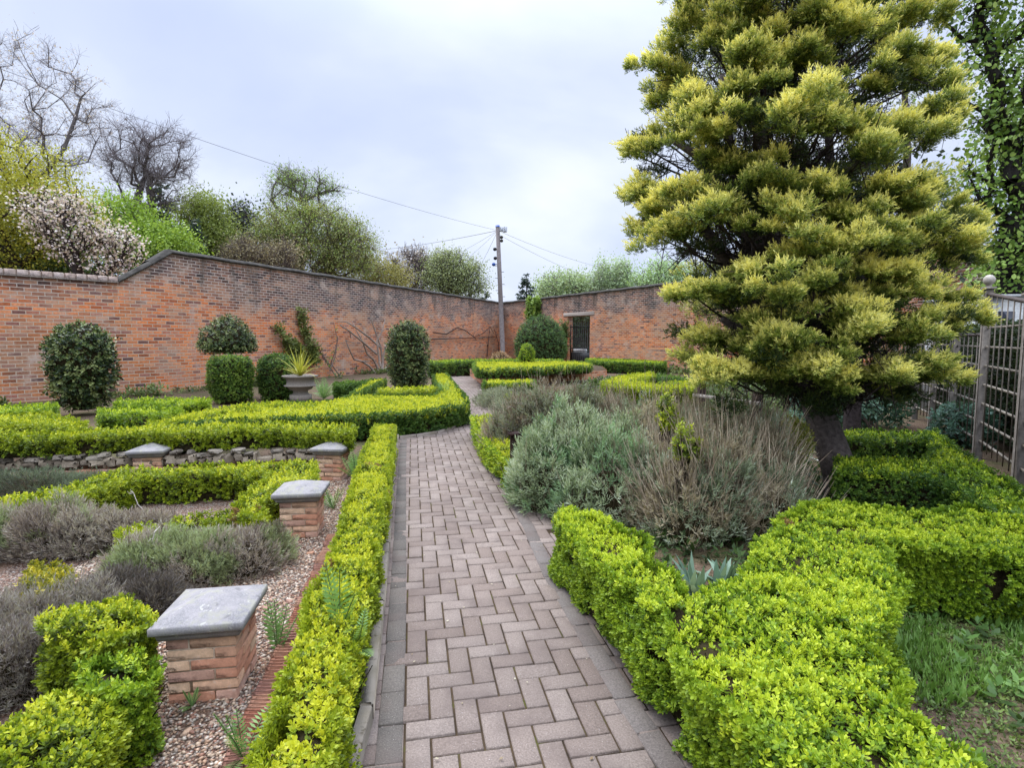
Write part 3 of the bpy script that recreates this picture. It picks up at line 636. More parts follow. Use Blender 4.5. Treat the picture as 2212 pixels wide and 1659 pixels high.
lathe_shrub('box_topiary', 'small bright green egg shaped topiary on the raised bed', 'topiary', (b6[0], b6[1], .3), [(.1, .25), (.3, .32), (.6, .32), (.85, .24), (1.0, .1), (1.03, 0)], .07, 900, BOXG, 6, .6, tb=.45)
b7 = at(1080, 780, 26)
lathe_shrub('pink_shrub', 'pale bronze pink shrub in front of the telegraph pole', 'shrub', (b7[0], b7[1], .25), [(.0, .3), (.2, .5), (.4, .48), (.6, .3), (.68, 0)], .13, 260, ((.14, .09, .04), (.36, .22, .12), (.52, .36, .22)), 7, .4, tb=.55, amp=.15)
# ------------------------------------------------------------------ loose plants
def bumpy(parts, k=5, f=.42):
    out = []
    for cx, cy, rx, ry, h, z0 in parts:
        out.append((cx, cy, rx * .92, ry * .92, h * (.98 if h > .5 else .84), z0))
        for q in range(k):
            a = rng.uniform(0, 6.283); e = rng.uniform(.1, 1.2); g = f * rng.uniform(.7, 1.25)
            out.append((cx + math.cos(a) * rx * .8 * math.cos(e), cy + math.sin(a) * ry * .8 * math.cos(e), rx * g, ry * g, min(h * (.30 + .70 * math.sin(e)) + h * g * .35, h * 1.1), z0))
    return out
def mound(name, label, cat, parts, leaf, n, pal, stalks=0, stalk_len=.4, group=None, kind='lav', tb=.5, stalk_pal=None, core=(.06, .045, .03), pal2=None, mixf=.5):
    """parts: (cx, cy, rx, ry, h, z0) humps; stems stand up out of the hump surface."""
    c0 = np.array([np.mean([p[0] for p in parts]), np.mean([p[1] for p in parts]), parts[0][5]])
    rt = thing(name, c0, label, cat, group); fm = M(); sm = M(); cm = M()
    wts = np.array([p[2] * p[3] + p[4] * (p[2] + p[3]) for p in parts]); wts /= wts.sum()
    for p, w in zip(parts, wts):
        cx, cy, rx, ry, h, z0 = p; k = int(n * w)
        d = rng.normal(0, 1, (k, 3)); d[:, 2] = np.abs(d[:, 2]) ; d = unit(d)
        rad = .74 + .40 * vn(d * 2 + [cx, cy, 0], 2.2, 41) + .22 * (vn(d + [cx, cy, 0], 7, 42) - .5)
        rr = rad * (1 - .22 * rng.uniform(0, 1, k)**2)
        P = d * rr[:, None] * [rx, ry, h] + [cx, cy, z0]; ax = d * [1, 1, .6] + [0, 0, .8] + rng.normal(0, .25, (k, 3))
        t = tb + (vn(P, 2.6, 44) - .5) * .7 + (vn(P, 9, 45) - .5) * .4
        sel = vn(P + [3, 8, 1], 4.2, 47) * .65 + vn(P, 12, 48) * .35 > mixf
        for mk, pq in ((~sel, pal), (sel, pal2 or pal)):
            kk = mk.sum()
            if kind == 'lav': sprigs(fm, P[mk], ax[mk], leaf * rng.uniform(.7, 1.3, kk), 9, pq, t[mk], lw=.16, lr=.55, spread=(60, 12), tvar=.18)
            else: sprigs(fm, P[mk], ax[mk], leaf * rng.uniform(.6, 1.4, kk), 8, pq, t[mk], lw=.14, lr=.45, spread=(45, 8), tvar=.22)
        ks = int(k * .30); iz = rng.integers(0, k, ks)
        b0 = np.c_[cx + d[iz, 0] * rx * .35, cy + d[iz, 1] * ry * .35, np.full(ks, z0)]
        tubes(sm, b0, P[iz] - ax[iz] * leaf * .05, .005, .002, lerp((.09, .065, .045), (.26, .20, .14), rng.uniform(0, 1, (ks, 1))), 3)
        if stalks:
            ks = int(stalks * w); iz = rng.integers(0, k, ks); a2 = unit(d[iz] * [.7, .7, .5] + [0, 0, 1.0] + rng.normal(0, .16, (ks, 3)))
            Lk_ = stalk_len * rng.uniform(.5, 1.2, (ks, 1)); p0 = P[iz] - a2 * .15; p1 = p0 + a2 * Lk_ * .7; p2 = p1 + unit(a2 + rng.normal(0, .1, (ks, 3))) * Lk_ * .45
            sc = lerp((.36, .27, .19), (.66, .56, .42), rng.uniform(0, 1, (ks, 1)))
            tubes(sm, p0, p1, .0016, .0013, sc, 3); tubes(sm, p1, p2, .003, .0012, sc, 3)
        u = np.arange(12) / 12 * 6.283; V = [];
        for e in (0, .35, .7, 1.0, 1.25): V += [(cx + math.cos(a) * rx * .62 * math.cos(e), cy + math.sin(a) * ry * .62 * math.cos(e), z0 + h * .62 * math.sin(e)) for a in u]
        i = np.arange(12); j = (i + 1) % 12
        cm.add(V, np.concatenate([np.stack([i, j, j + 12, i + 12], 1) + q * 12 for q in range(4)]), core); cm.f.append((i + 48 + cm.n - 60)[None]); cm.uv.append(np.zeros((12, 2)))
    fm.build('foliage', LEAF, rt); sm.build('stems', DRY, rt); cm.build('inner_branches', DARKCORE, rt)
    return rt
LAVG = ((.10, .13, .06), (.28, .36, .19), (.52, .58, .42)); LAVD = ((.085, .09, .055), (.21, .23, .14), (.38, .41, .29))
LAVS = ((.06, .09, .05), (.17, .27, .13), (.30, .46, .24))
mound('lavender', 'silver green lavender bush right behind the dark brown post', 'lavender', bumpy([(.62, 5.15, .55, .5, .88, 0), (.85, 4.75, .5, .42, .68, 0), (.35, 5.0, .36, .42, .66, 0), (.95, 5.2, .42, .4, .78, 0)]), .095, 12000, LAVG, 220, .28, 'lavender bushes of the right bed', tb=.55, pal2=LAVS, mixf=.55)
mound('lavender', 'large straggly lavender mound with dry brown flower stalks', 'lavender', bumpy([(1.45, 5.3, .72, .65, .94, 0), (1.95, 5.2, .62, .65, .92, 0), (1.7, 4.6, .7, .6, .78, 0), (2.18, 4.95, .42, .45, .80, 0), (1.3, 4.5, .4, .45, .55, 0)]), .085, 24000, ((.16, .13, .08), (.36, .31, .20), (.56, .50, .37)), 5200, .42, 'lavender bushes of the right bed', tb=.5, pal2=((.09, .11, .06), (.26, .32, .19), (.56, .62, .50)), mixf=.47)
mound('lavender', 'dark grey green lavender bush further back by the path bend', 'lavender', bumpy([(.55, 7.0, .75, .65, .95, 0), (.05, 6.9, .42, .5, .62, 0), (1.15, 7.2, .6, .6, .85, 0)]), .12, 9000, LAVD, 1500, .4, 'lavender bushes of the right bed', tb=.45, pal2=((.11, .085, .06), (.26, .21, .15), (.40, .34, .26)), mixf=.5)
mound('lavender', 'low grey green lavender patch along the far path', 'lavender', [(-.3, 13.0, .55, 1.2, .3, 0), (.3, 11.5, .7, .8, .35, 0)], .12, 2600, LAVD, 60, .3, tb=.5)
HEA = ((.14, .11, .095), (.32, .27, .235), (.46, .43, .36)); HEG = ((.11, .12, .06), (.25, .28, .14), (.38, .46, .24))
HGp = 'heather mounds in the sunken gravel bed'
def hm(px, py, z=-.2): return gp(px, py, z)[:2]
c = hm(420, 1245); mound('heather', 'middle heather mound with a bare white twig standing in it', 'heather', bumpy([(c[0], c[1], .42, .38, .36, -.2), (c[0] + .32, c[1] + .12, .34, .34, .34, -.2), (c[0] - .28, c[1] - .05, .3, .3, .28, -.2)], 4), .075, 13000, HEG, 700, .12, HGp, 'hea', pal2=HEA, mixf=.5)
c = hm(170, 1190); mound('heather', 'wide grey purple heather mound at the left below the yellow row', 'heather', bumpy([(c[0] - .1, c[1] + .05, .48, .36, .38, -.2), (c[0] + .38, c[1] + .12, .34, .28, .30, -.2), (c[0] - .7, c[1], .45, .4, .40, -.2)], 4), .08, 15000, HEA, 700, .12, HGp, 'hea', pal2=HEG, mixf=.58)
c = hm(40, 1480); mound('heather', 'dark heather mound at the left frame edge near the box bushes', 'heather', bumpy([(c[0], c[1], .28, .3, .38, -.2), (c[0] - .02, c[1] + .36, .25, .26, .34, -.2), (c[0] - .3, c[1] + .3, .36, .36, .40, -.2)], 4), .07, 9000, ((.10, .08, .07), (.22, .185, .165), (.34, .32, .27)), 300, .1, HGp, 'hea')
c = hm(70, 1070); mound('heather', 'low green grey heather patch next to the stone edging', 'heather', [(c[0], c[1], .8, .35, .24, -.2), (c[0] + .7, c[1] + .05, .5, .3, .2, -.2), (c[0] - .8, c[1], .6, .35, .26, -.2)], .08, 6000, ((.06, .065, .045), (.13, .16, .10), (.22, .27, .18)), 0, .1, HGp, 'hea')
c = hm(330, 1330); mound('heather', 'dark heather tuft between the box bushes and the nearest pillar', 'heather', [(c[0], c[1], .22, .2, .22, -.2), (c[0] - .3, c[1] + .15, .25, .2, .2, -.2)], .07, 3500, ((.06, .05, .042), (.12, .10, .09), (.2, .18, .16)), 0, .1, HGp, 'hea')
def clump(name, label, cat, c, n, ln, wd, pal, lean=.7, group=None, cup=.15, K=3, parent=None, mt=None):
    """a rosette of arching strap leaves"""
    rt = thing(name, c, label, cat, group); m = M(); a = rng.uniform(0, 6.283, n); e = rng.uniform(.15, 1, n) * lean
    l = ln * rng.uniform(.6, 1.15, n); base = np.array(c) + np.c_[rng.normal(0, .02, (n, 2)), np.zeros(n)]
    d = np.c_[np.cos(a) * np.sin(e), np.sin(a) * np.sin(e), np.cos(e)]; sd = np.c_[-np.sin(a), np.cos(a), np.zeros(n)]
    col = pal3(pal, rng.uniform(.2, 1, n)); prev = base; pw = wd * .6 * np.ones(n)
    for k in range(K + 1):
        f = (k + 1) / (K + 1); dd = unit(d + np.c_[np.zeros((n, 2)), -1.0 * f * f * e * .7]); nxt = prev + dd * (l / (K + 1))[:, None]
        nw = wd * (1 - f**2.5) + 1e-4; nw = nw * np.ones(n)
        V = np.stack([prev - sd * pw[:, None]/2, prev + sd * pw[:, None]/2, nxt + sd * nw[:, None]/2, nxt - sd * nw[:, None]/2], 1)
        m.add(V.reshape(-1, 3), np.arange(n*4).reshape(n, 4), np.repeat(col, 4, 0)); prev, pw = nxt, nw
    m.build('leaves', mt or LEAF, rt); return rt
BLU = ((.07, .12, .08), (.17, .27, .19), (.33, .45, .34))
for k, (x, y, l_) in enumerate([(1500, 1290, 'pale silvery leaf rosette in the dark hollow of the hedge ring, left one'), (1560, 1270, 'pale silvery leaf rosette in the dark hollow of the hedge ring, right one')]):
    c = gp(x, y, 0.02); clump('lambs_ear', l_, 'plant', c, 22, .24, .04, BLU, 1.0, 'silvery rosettes in the hedge hollow')
IRI = ((.05, .10, .05), (.11, .22, .10), (.2, .36, .18))
for x, y, l_ in [(1960, 1105, 'blade leaved plant behind the hedge near the trunk foot'), (2010, 1110, 'grey green blade leaved plant with a yellow flower by the shaded hedge'), (2060, 1118, 'small blade leaved plant right of the yellow flowered one')]:
    clump('iris', l_, 'plant', gp(x, y, 0), 16, .42, .03, IRI if x != 2010 else BLU, .45, 'blade leaved plants in the shade')
clump('iris', 'tuft of blades on the ground below the right hedge branch', 'plant', gp(2070, 1275, 0), 10, .24, .03, IRI, .5, 'blade leaved plants in the shade')
FERN = ((.06, .13, .04), (.16, .30, .08), (.28, .46, .14))
def fern(label, c, n, ln, lean=.9, name='fern', group='ferny weeds by the golden hedge', pal=FERN):
    rt = thing(name, c, label, 'fern', group); m = M()
    for k in range(n):
        a = rng.uniform(0, 6.283); e = rng.uniform(.2, lean); p = np.array(c, float); L_ = ln * rng.uniform(.7, 1.1); d = np.array([math.cos(a)*math.sin(e), math.sin(a)*math.sin(e), math.cos(e)]); sd = np.array([-math.sin(a), math.cos(a), 0])
        ns = 13; P = []
        for i in range(ns): d = unit(d + [0, 0, -.05 * e]); p = p + d * L_ / ns; P.append((p.copy(), d.copy()))
        B = np.array([q[0] for q in P]); D = np.array([q[1] for q in P]); w = L_ * .20 * np.sin(np.linspace(.35, 3.0, ns))**.8
        for sg in (-1, 1):
            dr = unit(D * .55 + sg * sd); leaves(m, B, dr, np.cross(dr, np.cross(D, sd)), w, w * .085 + .0015, pal3(pal, np.linspace(.35, .9, ns) + rng.normal(0, .1, ns)))
        tubes(m, np.r_[[c], B[:-1]], B, .003, .0025, (.12, .2, .06), 3)
    m.build('fronds', LEAF, rt); return rt
fern('tall fern standing in the gravel beside the brick edging', gp(600, 1420, -.18), 5, .34, .5)
fern('fern pushing through the top of the golden hedge', gp(735, 1370, .18), 4, .34, .6)
fern('small fern in the golden hedge close to the kerb', gp(770, 1410, .18), 4, .22, .9)
fern('lush green weed at the very bottom of the gravel bed', gp(525, 1640, -.15), 9, .24, 1.1)
fern('low green weed at the foot of the nearest brick pillar', gp(415, 1528, -.19), 6, .09, 1.2)
fern('leafy weeds between the third pillar and the golden hedge', gp(770, 1040, -.15), 14, .4, .9)
fern('green weed beside the second pillar in the gravel', gp(720, 1100, -.19), 8, .28, 1.0)
fern('weed growing over the stone edging on the left', gp(455, 1005, -.1), 8, .26, 1.1, pal=((.02, .05, .02), (.05, .1, .03), (.1, .18, .05)))
for q_, (x, y) in enumerate([(110, 1000), (330, 1006), (600, 992)]):
    fern(['green weed hanging over the stone edging near the left frame edge', 'dark weed in front of the stone edging by the far pillar cap', 'small weed over the stone edging left of the third pillar'][q_], gp(x, y, -.05), 9, .24, 1.2, pal=((.03, .06, .02), (.08, .14, .04), (.16, .26, .08)))
fern('light green feathery plant right of the stone urn', gp(700, 862, 0), 22, .62, 1.1)
fern('feathery green plant growing in the hedge square near the path', gp(960, 862, .2), 8, .5, .8)
# ------------------------------------------------------------------ brick pillars with stone caps
PB = [(.60, .37, .24), (.55, .31, .20), (.47, .23, .145), (.62, .42, .28), (.45, .27, .20)]
def pillar_proto():
    rt = thing('brick_pillar', (0, 0, 0), '', 'pillar', 'low brick pillars with stone caps in the sunken bed'); m = M(); core = M(); rh = .054
    for r in range(6):
        z = rh * (r + .5); a, b_ = .213, .104; o = (a - b_) / 2; h = rh - .009
        Q = [(-b_/2 - .001, -a/2 - .001 + .0, a, b_)]
        Wd = .318
        if r % 2 == 0: Q = [(-(Wd-a)/2, -(Wd-b_)/2, a, b_), ((Wd-b_)/2, -(Wd-a)/2, b_, a), ((Wd-a)/2, (Wd-b_)/2, a, b_), (-(Wd-b_)/2, (Wd-a)/2, b_, a)]
        else: Q = [((Wd-a)/2, -(Wd-b_)/2, a, b_), ((Wd-b_)/2, (Wd-a)/2, b_, a), (-(Wd-a)/2, (Wd-b_)/2, a, b_), (-(Wd-b_)/2, -(Wd-a)/2, b_, a)]
        for x, y, sx, sy in Q:
            box(m, (x + rng.normal(0, .002), y + rng.normal(0, .002), z), (sx - .006, sy - .006, h + .002), rng.normal(0, .004), np.array(PB[rng.integers(5)]) * rng.uniform(.85, 1.1), .0035)
    m.build('brick_shaft', PBM, rt)
    box(core, (0, 0, rh * 3), (.30, .30, rh * 6 - .004), 0, (.46, .36, .27)); core.build('mortar', PBM, rt)
    cap = M(); rings = [(.155, .322), (.160, .330), (.178, .334), (.184, .350), (.188, .368), (.204, .372), (.208, .376), (.208, .408), (.202, .414), (.02, .478), (.0, .479)]
    V = []
    for h, z in rings: V += [(sx*h, sy*h, z) for sx, sy in ((-1, -1), (1, -1), (1, 1), (-1, 1))]
    i = np.arange(4); j = (i + 1) % 4
    cap.add(V, np.concatenate([np.stack([i, j, j+4, i+4], 1) + q*4 for q in range(len(rings)-1)]), (.235, .225, .225)); cap.build('cap', CAPM, rt)
    return rt
m, t, b = mat('pillar_brick', .9, .15); n = noise(t, 35, 5, .7); n2 = noise(t, 9, 5, .7)
c = mixc(t, 1.0, attr_col(t), ramp(t, n, [(.25, (.7,)*3), (.75, (1.25,)*3)]), 'MULTIPLY')
c = mixc(t, ramp(t, n2, [(.60, (0,)*3), (.74, (.8,)*3)]), c, (.45, .38, .33)); L(t, c, b.inputs['Base Color']); bump(t, b, n, .006, .8); PBM = m
m, t, b = mat('cap_stone', .85, .25); n = noise(t, 120, 3, .7); n2 = noise(t, 7, 6, .65)
c = mixc(t, 1.0, attr_col(t), ramp(t, n, [(.3, (.72,)*3), (.7, (1.25,)*3)]), 'MULTIPLY')
c = mixc(t, ramp(t, n2, [(.42, (0,)*3), (.66, (.7,)*3)]), c, (.36, .33, .325)); n3 = noise(t, 16, 4)
c = mixc(t, ramp(t, n3, [(.62, (0,)*3), (.70, (.5,)*3)]), c, (.11, .105, .10)); oi = N(t, 'ShaderNodeObjectInfo'); vm_ = N(t, 'ShaderNodeVectorMath', operation='ADD'); L(t, N(t, 'ShaderNodeTexCoord').outputs['Object'], vm_.inputs[0]); L(t, oi.outputs['Location'], vm_.inputs[1])
n5 = noise(t, 11, 6, .7, vm_.outputs[0]); c = mixc(t, ramp(t, n5, [(.50, (0,)*3), (.60, (.75,)*3)]), c, (.30, .29, .23)); n6 = noise(t, 34, 4, .6, vm_.outputs[0]); c = mixc(t, ramp(t, n6, [(.62, (0,)*3), (.68, (.8,)*3)]), c, (.42, .41, .36))
L(t, c, b.inputs['Base Color']); bump(t, b, n, .003, .8); CAPM = m
def dup(o, parent=None):
    c_ = o.copy(); COL.objects.link(c_); c_.parent = parent
    for ch in o.children: dup(ch, c_)
    return c_
pp = pillar_proto()
spots = [((428, 1520), 'nearest brick pillar with a grey stone cap'), ((640, 1164), 'second brick pillar from the camera beside the golden hedge'), ((712, 1040), 'third brick pillar at the end of the row by the stone edging'), None]
for k in range(4):
    o = pp if k == 0 else dup(pp)
    if k < 3:
        x, y = spots[k][0]; p = gp(x, y, -.2); p[1] += .16; lab = spots[k][1]
    else: p = at(330, 992, 6.65); lab = 'brick pillar standing apart on the left, its cap just above the yellow row'
    o.location = (p[0], p[1], -.2); o.rotation_euler[2] = math.radians((9, 8, -5, 10)[k]); o['label'] = lab
# ------------------------------------------------------------------ brick edging, stone edging, gravel
m_ = M(); e0, e1 = gp(538, 1590, -.15)[:2], gp(722, 1160, -.15)[:2]; d = unit(e1 - e0); ln = np.linalg.norm(e1 - e0); ae = math.atan2(d[1], d[0])
k = 0; s = -.5
while s < ln:
    p = e0 + d * s
    zz = -.162 + .012 * math.sin(k * 1.3) + rng.normal(0, .006); rzj = ae + rng.normal(0, .05)
    C = np.array(PB[rng.integers(5)]) * (.60, .50, .50)
    for q in range(4):
        pq = p + d * (.022 + q * .028 - .05); box(m_, (*pq, zz), (.016, .1, .075), rzj, C, .002)
    for off in (-.042, .042): pq = p + np.array([-d[1], d[0]]) * off; box(m_, (*pq, zz), (.108, .018, .072), rzj, C, .002)
    box(m_, (*p, zz - .028), (.1, .09, .02), rzj, C * .6)
    s += .112; k += 1
tag(m_.build('brick_edging', PBM), 'row of red perforated bricks edging the gravel by the golden hedge', 'brick edging')
rt = thing('stone_edging', (-5, 6.9, -.2), 'low dry wall of rough grey stones on a brick base across the sunken bed', 'stone edging')
ea, eb = gp(-60, 1010, .05)[:2], gp(688, 993, .02)[:2]; d = unit(eb - ea); ln = np.linalg.norm(eb - ea); m_ = M(); s = 0
ico = np.array([(0, 0, 1)] + [(math.cos(a)*.89, math.sin(a)*.89, .45) for a in np.arange(5)*1.2566] + [(math.cos(a+.628)*.89, math.sin(a+.628)*.89, -.45) for a in np.arange(5)*1.2566] + [(0, 0, -1)])
icf = np.array([[0, i+1, (i+1) % 5+1] for i in range(5)] + [[i+1, i+6, (i+1) % 5+1] for i in range(5)] + [[(i+1) % 5+1, i+6, (i+1) % 5+6] for i in range(5)] + [[11, (i+1) % 5+6, i+6] for i in range(5)])
while s < ln:
    w = rng.uniform(.06, .19); hh = rng.uniform(.07, .13); p = ea + d * (s + w/2) + rng.normal(0, .012, 2); n0 = len(m_.v)
    box(m_, (*p, .03 + hh/2 - .02), (w * 1.05, .14, hh), math.atan2(d[1], d[0]) + rng.normal(0, .12), lerp((.12, .095, .07), (.33, .27, .20), rng.uniform()), min(w, hh) * .26)
    m_.v[-1] = m_.v[-1] + rng.normal(0, .009, m_.v[-1].shape)
    if rng.uniform() < .6: box(m_, (*(p + d * rng.normal(0, .03)), .035 + hh + rng.uniform(-.01, .02)), (w * rng.uniform(.6, 1.1), .12, .05), math.atan2(d[1], d[0]) + rng.normal(0, .2), lerp((.12, .10, .08), (.30, .26, .21), rng.uniform()), .014); m_.v[-1] = m_.v[-1] + rng.normal(0, .006, m_.v[-1].shape)
    s += w * .93
m_.build('stones', STONE, rt)
m_ = M()
for i in range(int(ln / .225)):
    for r in range(3):
        p = ea + d * ((i + .5 * (r % 2)) * .225 + .11); box(m_, (*p, -.175 + r * .068), (.215, .2, .06), math.atan2(d[1], d[0]), np.array(PB[rng.integers(5)]) * .7, .005)
m_.build('brick_base', PBM, rt)
def pebbles(n, poly, z, smin, smax, name):
    q = samp(poly, n); sz = rng.uniform(smin, smax, n)
    oc = np.array([(1, 0, 0), (0, 1, 0), (-1, 0, 0), (0, -1, 0), (0, 0, 1), (0, 0, -1), (.75, .75, .1), (-.75, .75, -.1), (-.75, -.75, .1), (.75, -.75, -.1)])[[0, 6, 1, 7, 2, 8, 3, 9, 4, 5]]
    fq = np.array([[i, (i+1) % 8, 8] for i in range(8)] + [[(i+1) % 8, i, 9] for i in range(8)])
    V = oc[None] * rng.uniform(.7, 1.15, (n, 10, 1)) * (sz[:, None] * np.ones((1, 3)) * rng.uniform([.8, .6, .4], [1.3, 1, .7], (n, 3)))[:, None, :]
    a = rng.uniform(0, 6.283, n); ca, sa = np.cos(a)[:, None], np.sin(a)[:, None]
    V = np.stack([V[..., 0]*ca - V[..., 1]*sa, V[..., 0]*sa + V[..., 1]*ca, V[..., 2]], -1) + np.c_[q, z + sz * .3 + (vn(q, 3) - .5) * .02][:, None]
    pal = np.array([(.40, .26, .17), (.50, .38, .27), (.30, .16, .11), (.62, .54, .44), (.26, .20, .16), (.48, .33, .23), (.38, .31, .25)])
    m = M(); m.add(V.reshape(-1, 3), (fq[None] + (np.arange(n) * 10)[:, None, None]).reshape(-1, 3), np.repeat(pal[rng.integers(0, 7, n)] * rng.uniform(.75, 1.15, (n, 1)), 10, 0))
    tag(m.build(name, PEB, smooth=True), kind='stuff')
gpoly = np.concatenate([pix([(575, 1700), (640, 1400), (708, 1200), (742, 1110), (760, 1040), (660, 1030), (560, 1100), (300, 1150), (100, 1260), (330, 1440), (200, 1600), (100, 1740)], -.2)])
pebbles(32000, gpoly, -.2, .005, .013, 'gravel')
m_ = M(); q = samp(pix([(640, 1450), (715, 1130), (690, 1060), (560, 1120), (250, 1230), (340, 1500), (250, 1659), (520, 1659)], -.2), 30)
for p in q: box(m_, (*p, -.19), (rng.uniform(.02, .08), rng.uniform(.02, .05), .015), rng.uniform(0, 3), np.array(PB[rng.integers(5)]) * .9, .004)
tag(m_.build('brick_rubble', PBM), kind='stuff')
# bare white twig and dry twigs
def twig(name, label, pts, r, C, cat='twig', br=4):
    m = M(); pts = np.array(pts, float); rr = np.linspace(r, r * .4, len(pts)); polytube(m, pts, rr, C, 5)
    for i in range(br):
        k = rng.integers(1, len(pts)); p = pts[k]; d = unit(rng.normal(0, 1, 3) + [0, 0, .6]); l = np.linalg.norm(pts[-1] - pts[0]) * rng.uniform(.12, .3)
        polytube(m, [p, p + d * l * .5, p + unit(d + rng.normal(0, .3, 3)) * l], [r * .5, r * .4, r * .2], C, 4)
    return tag(m.build(name, TWIGM), label, cat)
D_ = gp(330, 1240, -.2)[1] - .12
twig('bare_twig', 'bleached white twig rising from the middle heather mound', [at(313, 1200, D_), at(322, 1180, D_), at(330, 1168, D_), at(334, 1150, D_), at(345, 1138, D_)], .006, (.60, .55, .5))
D_ = gp(280, 1170, -.2)[1]
twig('bare_twig', 'thin pale twig over the wide heather mound on the left', [at(318, 1120, D_), at(308, 1100, D_), at(298, 1090, D_), at(288, 1064, D_)], .006, (.52, .46, .4))
# ------------------------------------------------------------------ urn with spiky plant
cu = gp(650, 866, 0)
rt = thing('stone_urn', cu, 'weathered stone urn planter among the box hedges', 'urn')
m_ = M(); lathe(m_, [(0, .0), (0, .26), (.16, .26), (.17, .20), (.22, .17), (.26, .18), (.30, .27), (.36, .31), (.375, .38), (.395, .385), (.41, .33), (.50, .32), (.58, .34), (.605, .42), (.635, .43), (.645, .40), (.62, .36), (.55, .34)], cu, 28, (.24, .21, .18)); m_.build('bowl', STONE, rt, True)
m_ = M(); lathe(m_, [(.58, .35), (.585, .0)], cu, 20, (.05, .04, .03)); m_.build('potting_soil', SOIL, rt)
clump('spiky_plant', 'spiky yellow green cordyline growing in the stone urn', 'plant', cu + [0, 0, .62], 60, .82, .03, ((.22, .26, .03), (.40, .40, .06), (.55, .52, .12)), 1.25, K=4)
# ------------------------------------------------------------------ trees
def skel(base, top_dirs, attract, seed_r, droop=0):
    nodes = [np.array(p, float) for p in top_dirs]; par = [-1] + list(range(len(nodes) - 1)); root = nodes[0]
    A = attract[np.argsort(np.linalg.norm(attract - nodes[-1], axis=1) + rng.normal(0, .15, len(attract)))]
    Nn = np.zeros((len(nodes) + len(A) * 4, 3)); Nn[:len(nodes)] = nodes; n = len(nodes); pl = np.zeros(len(Nn)); tips = []
    for i in range(1, n): pl[i] = pl[i-1] + np.linalg.norm(Nn[i] - Nn[i-1])
    for a in A:
        dv = a - Nn[:n]; dist = np.linalg.norm(dv, axis=1); cost = dist + .32 * pl[:n] + np.clip(-dv[:, 2], 0, None) * .6
        cost[0] += 99; j = int(np.argmin(cost)); p = j; st = Nn[j]; k = max(1, min(4, int(dist[j] / seed_r))); bend = rng.normal(0, .10, 3) * dist[j] + [0, 0, .10 * dist[j]]
        for q in range(1, k + 1):
            f = q / k; Nn[n] = lerp(st, a, f) + bend * (f * (1 - f)) * 2; par.append(p); pl[n] = pl[p] + np.linalg.norm(Nn[n] - Nn[p]); p = n; n += 1
        tips.append(n - 1)
    Nn = Nn[:n]; par = np.array(par); w = np.zeros(n); w[tips] += 1.0
    for i in range(n - 1, 0, -1): w[par[i]] += w[i]
    return Nn, par, w, np.array(tips)
def ell(n, els):
    v = np.array([e[3] * e[4] * e[5] for e in els], float); k = rng.choice(len(els), n, p=v / v.sum()); E = np.array(els, float)[k]
    d = unit(rng.normal(0, 1, (n, 3))); r = rng.uniform(.25, 1, n) ** (1 / 2.4)
    return E[:, :3] + d * r[:, None] * E[:, 3:6]
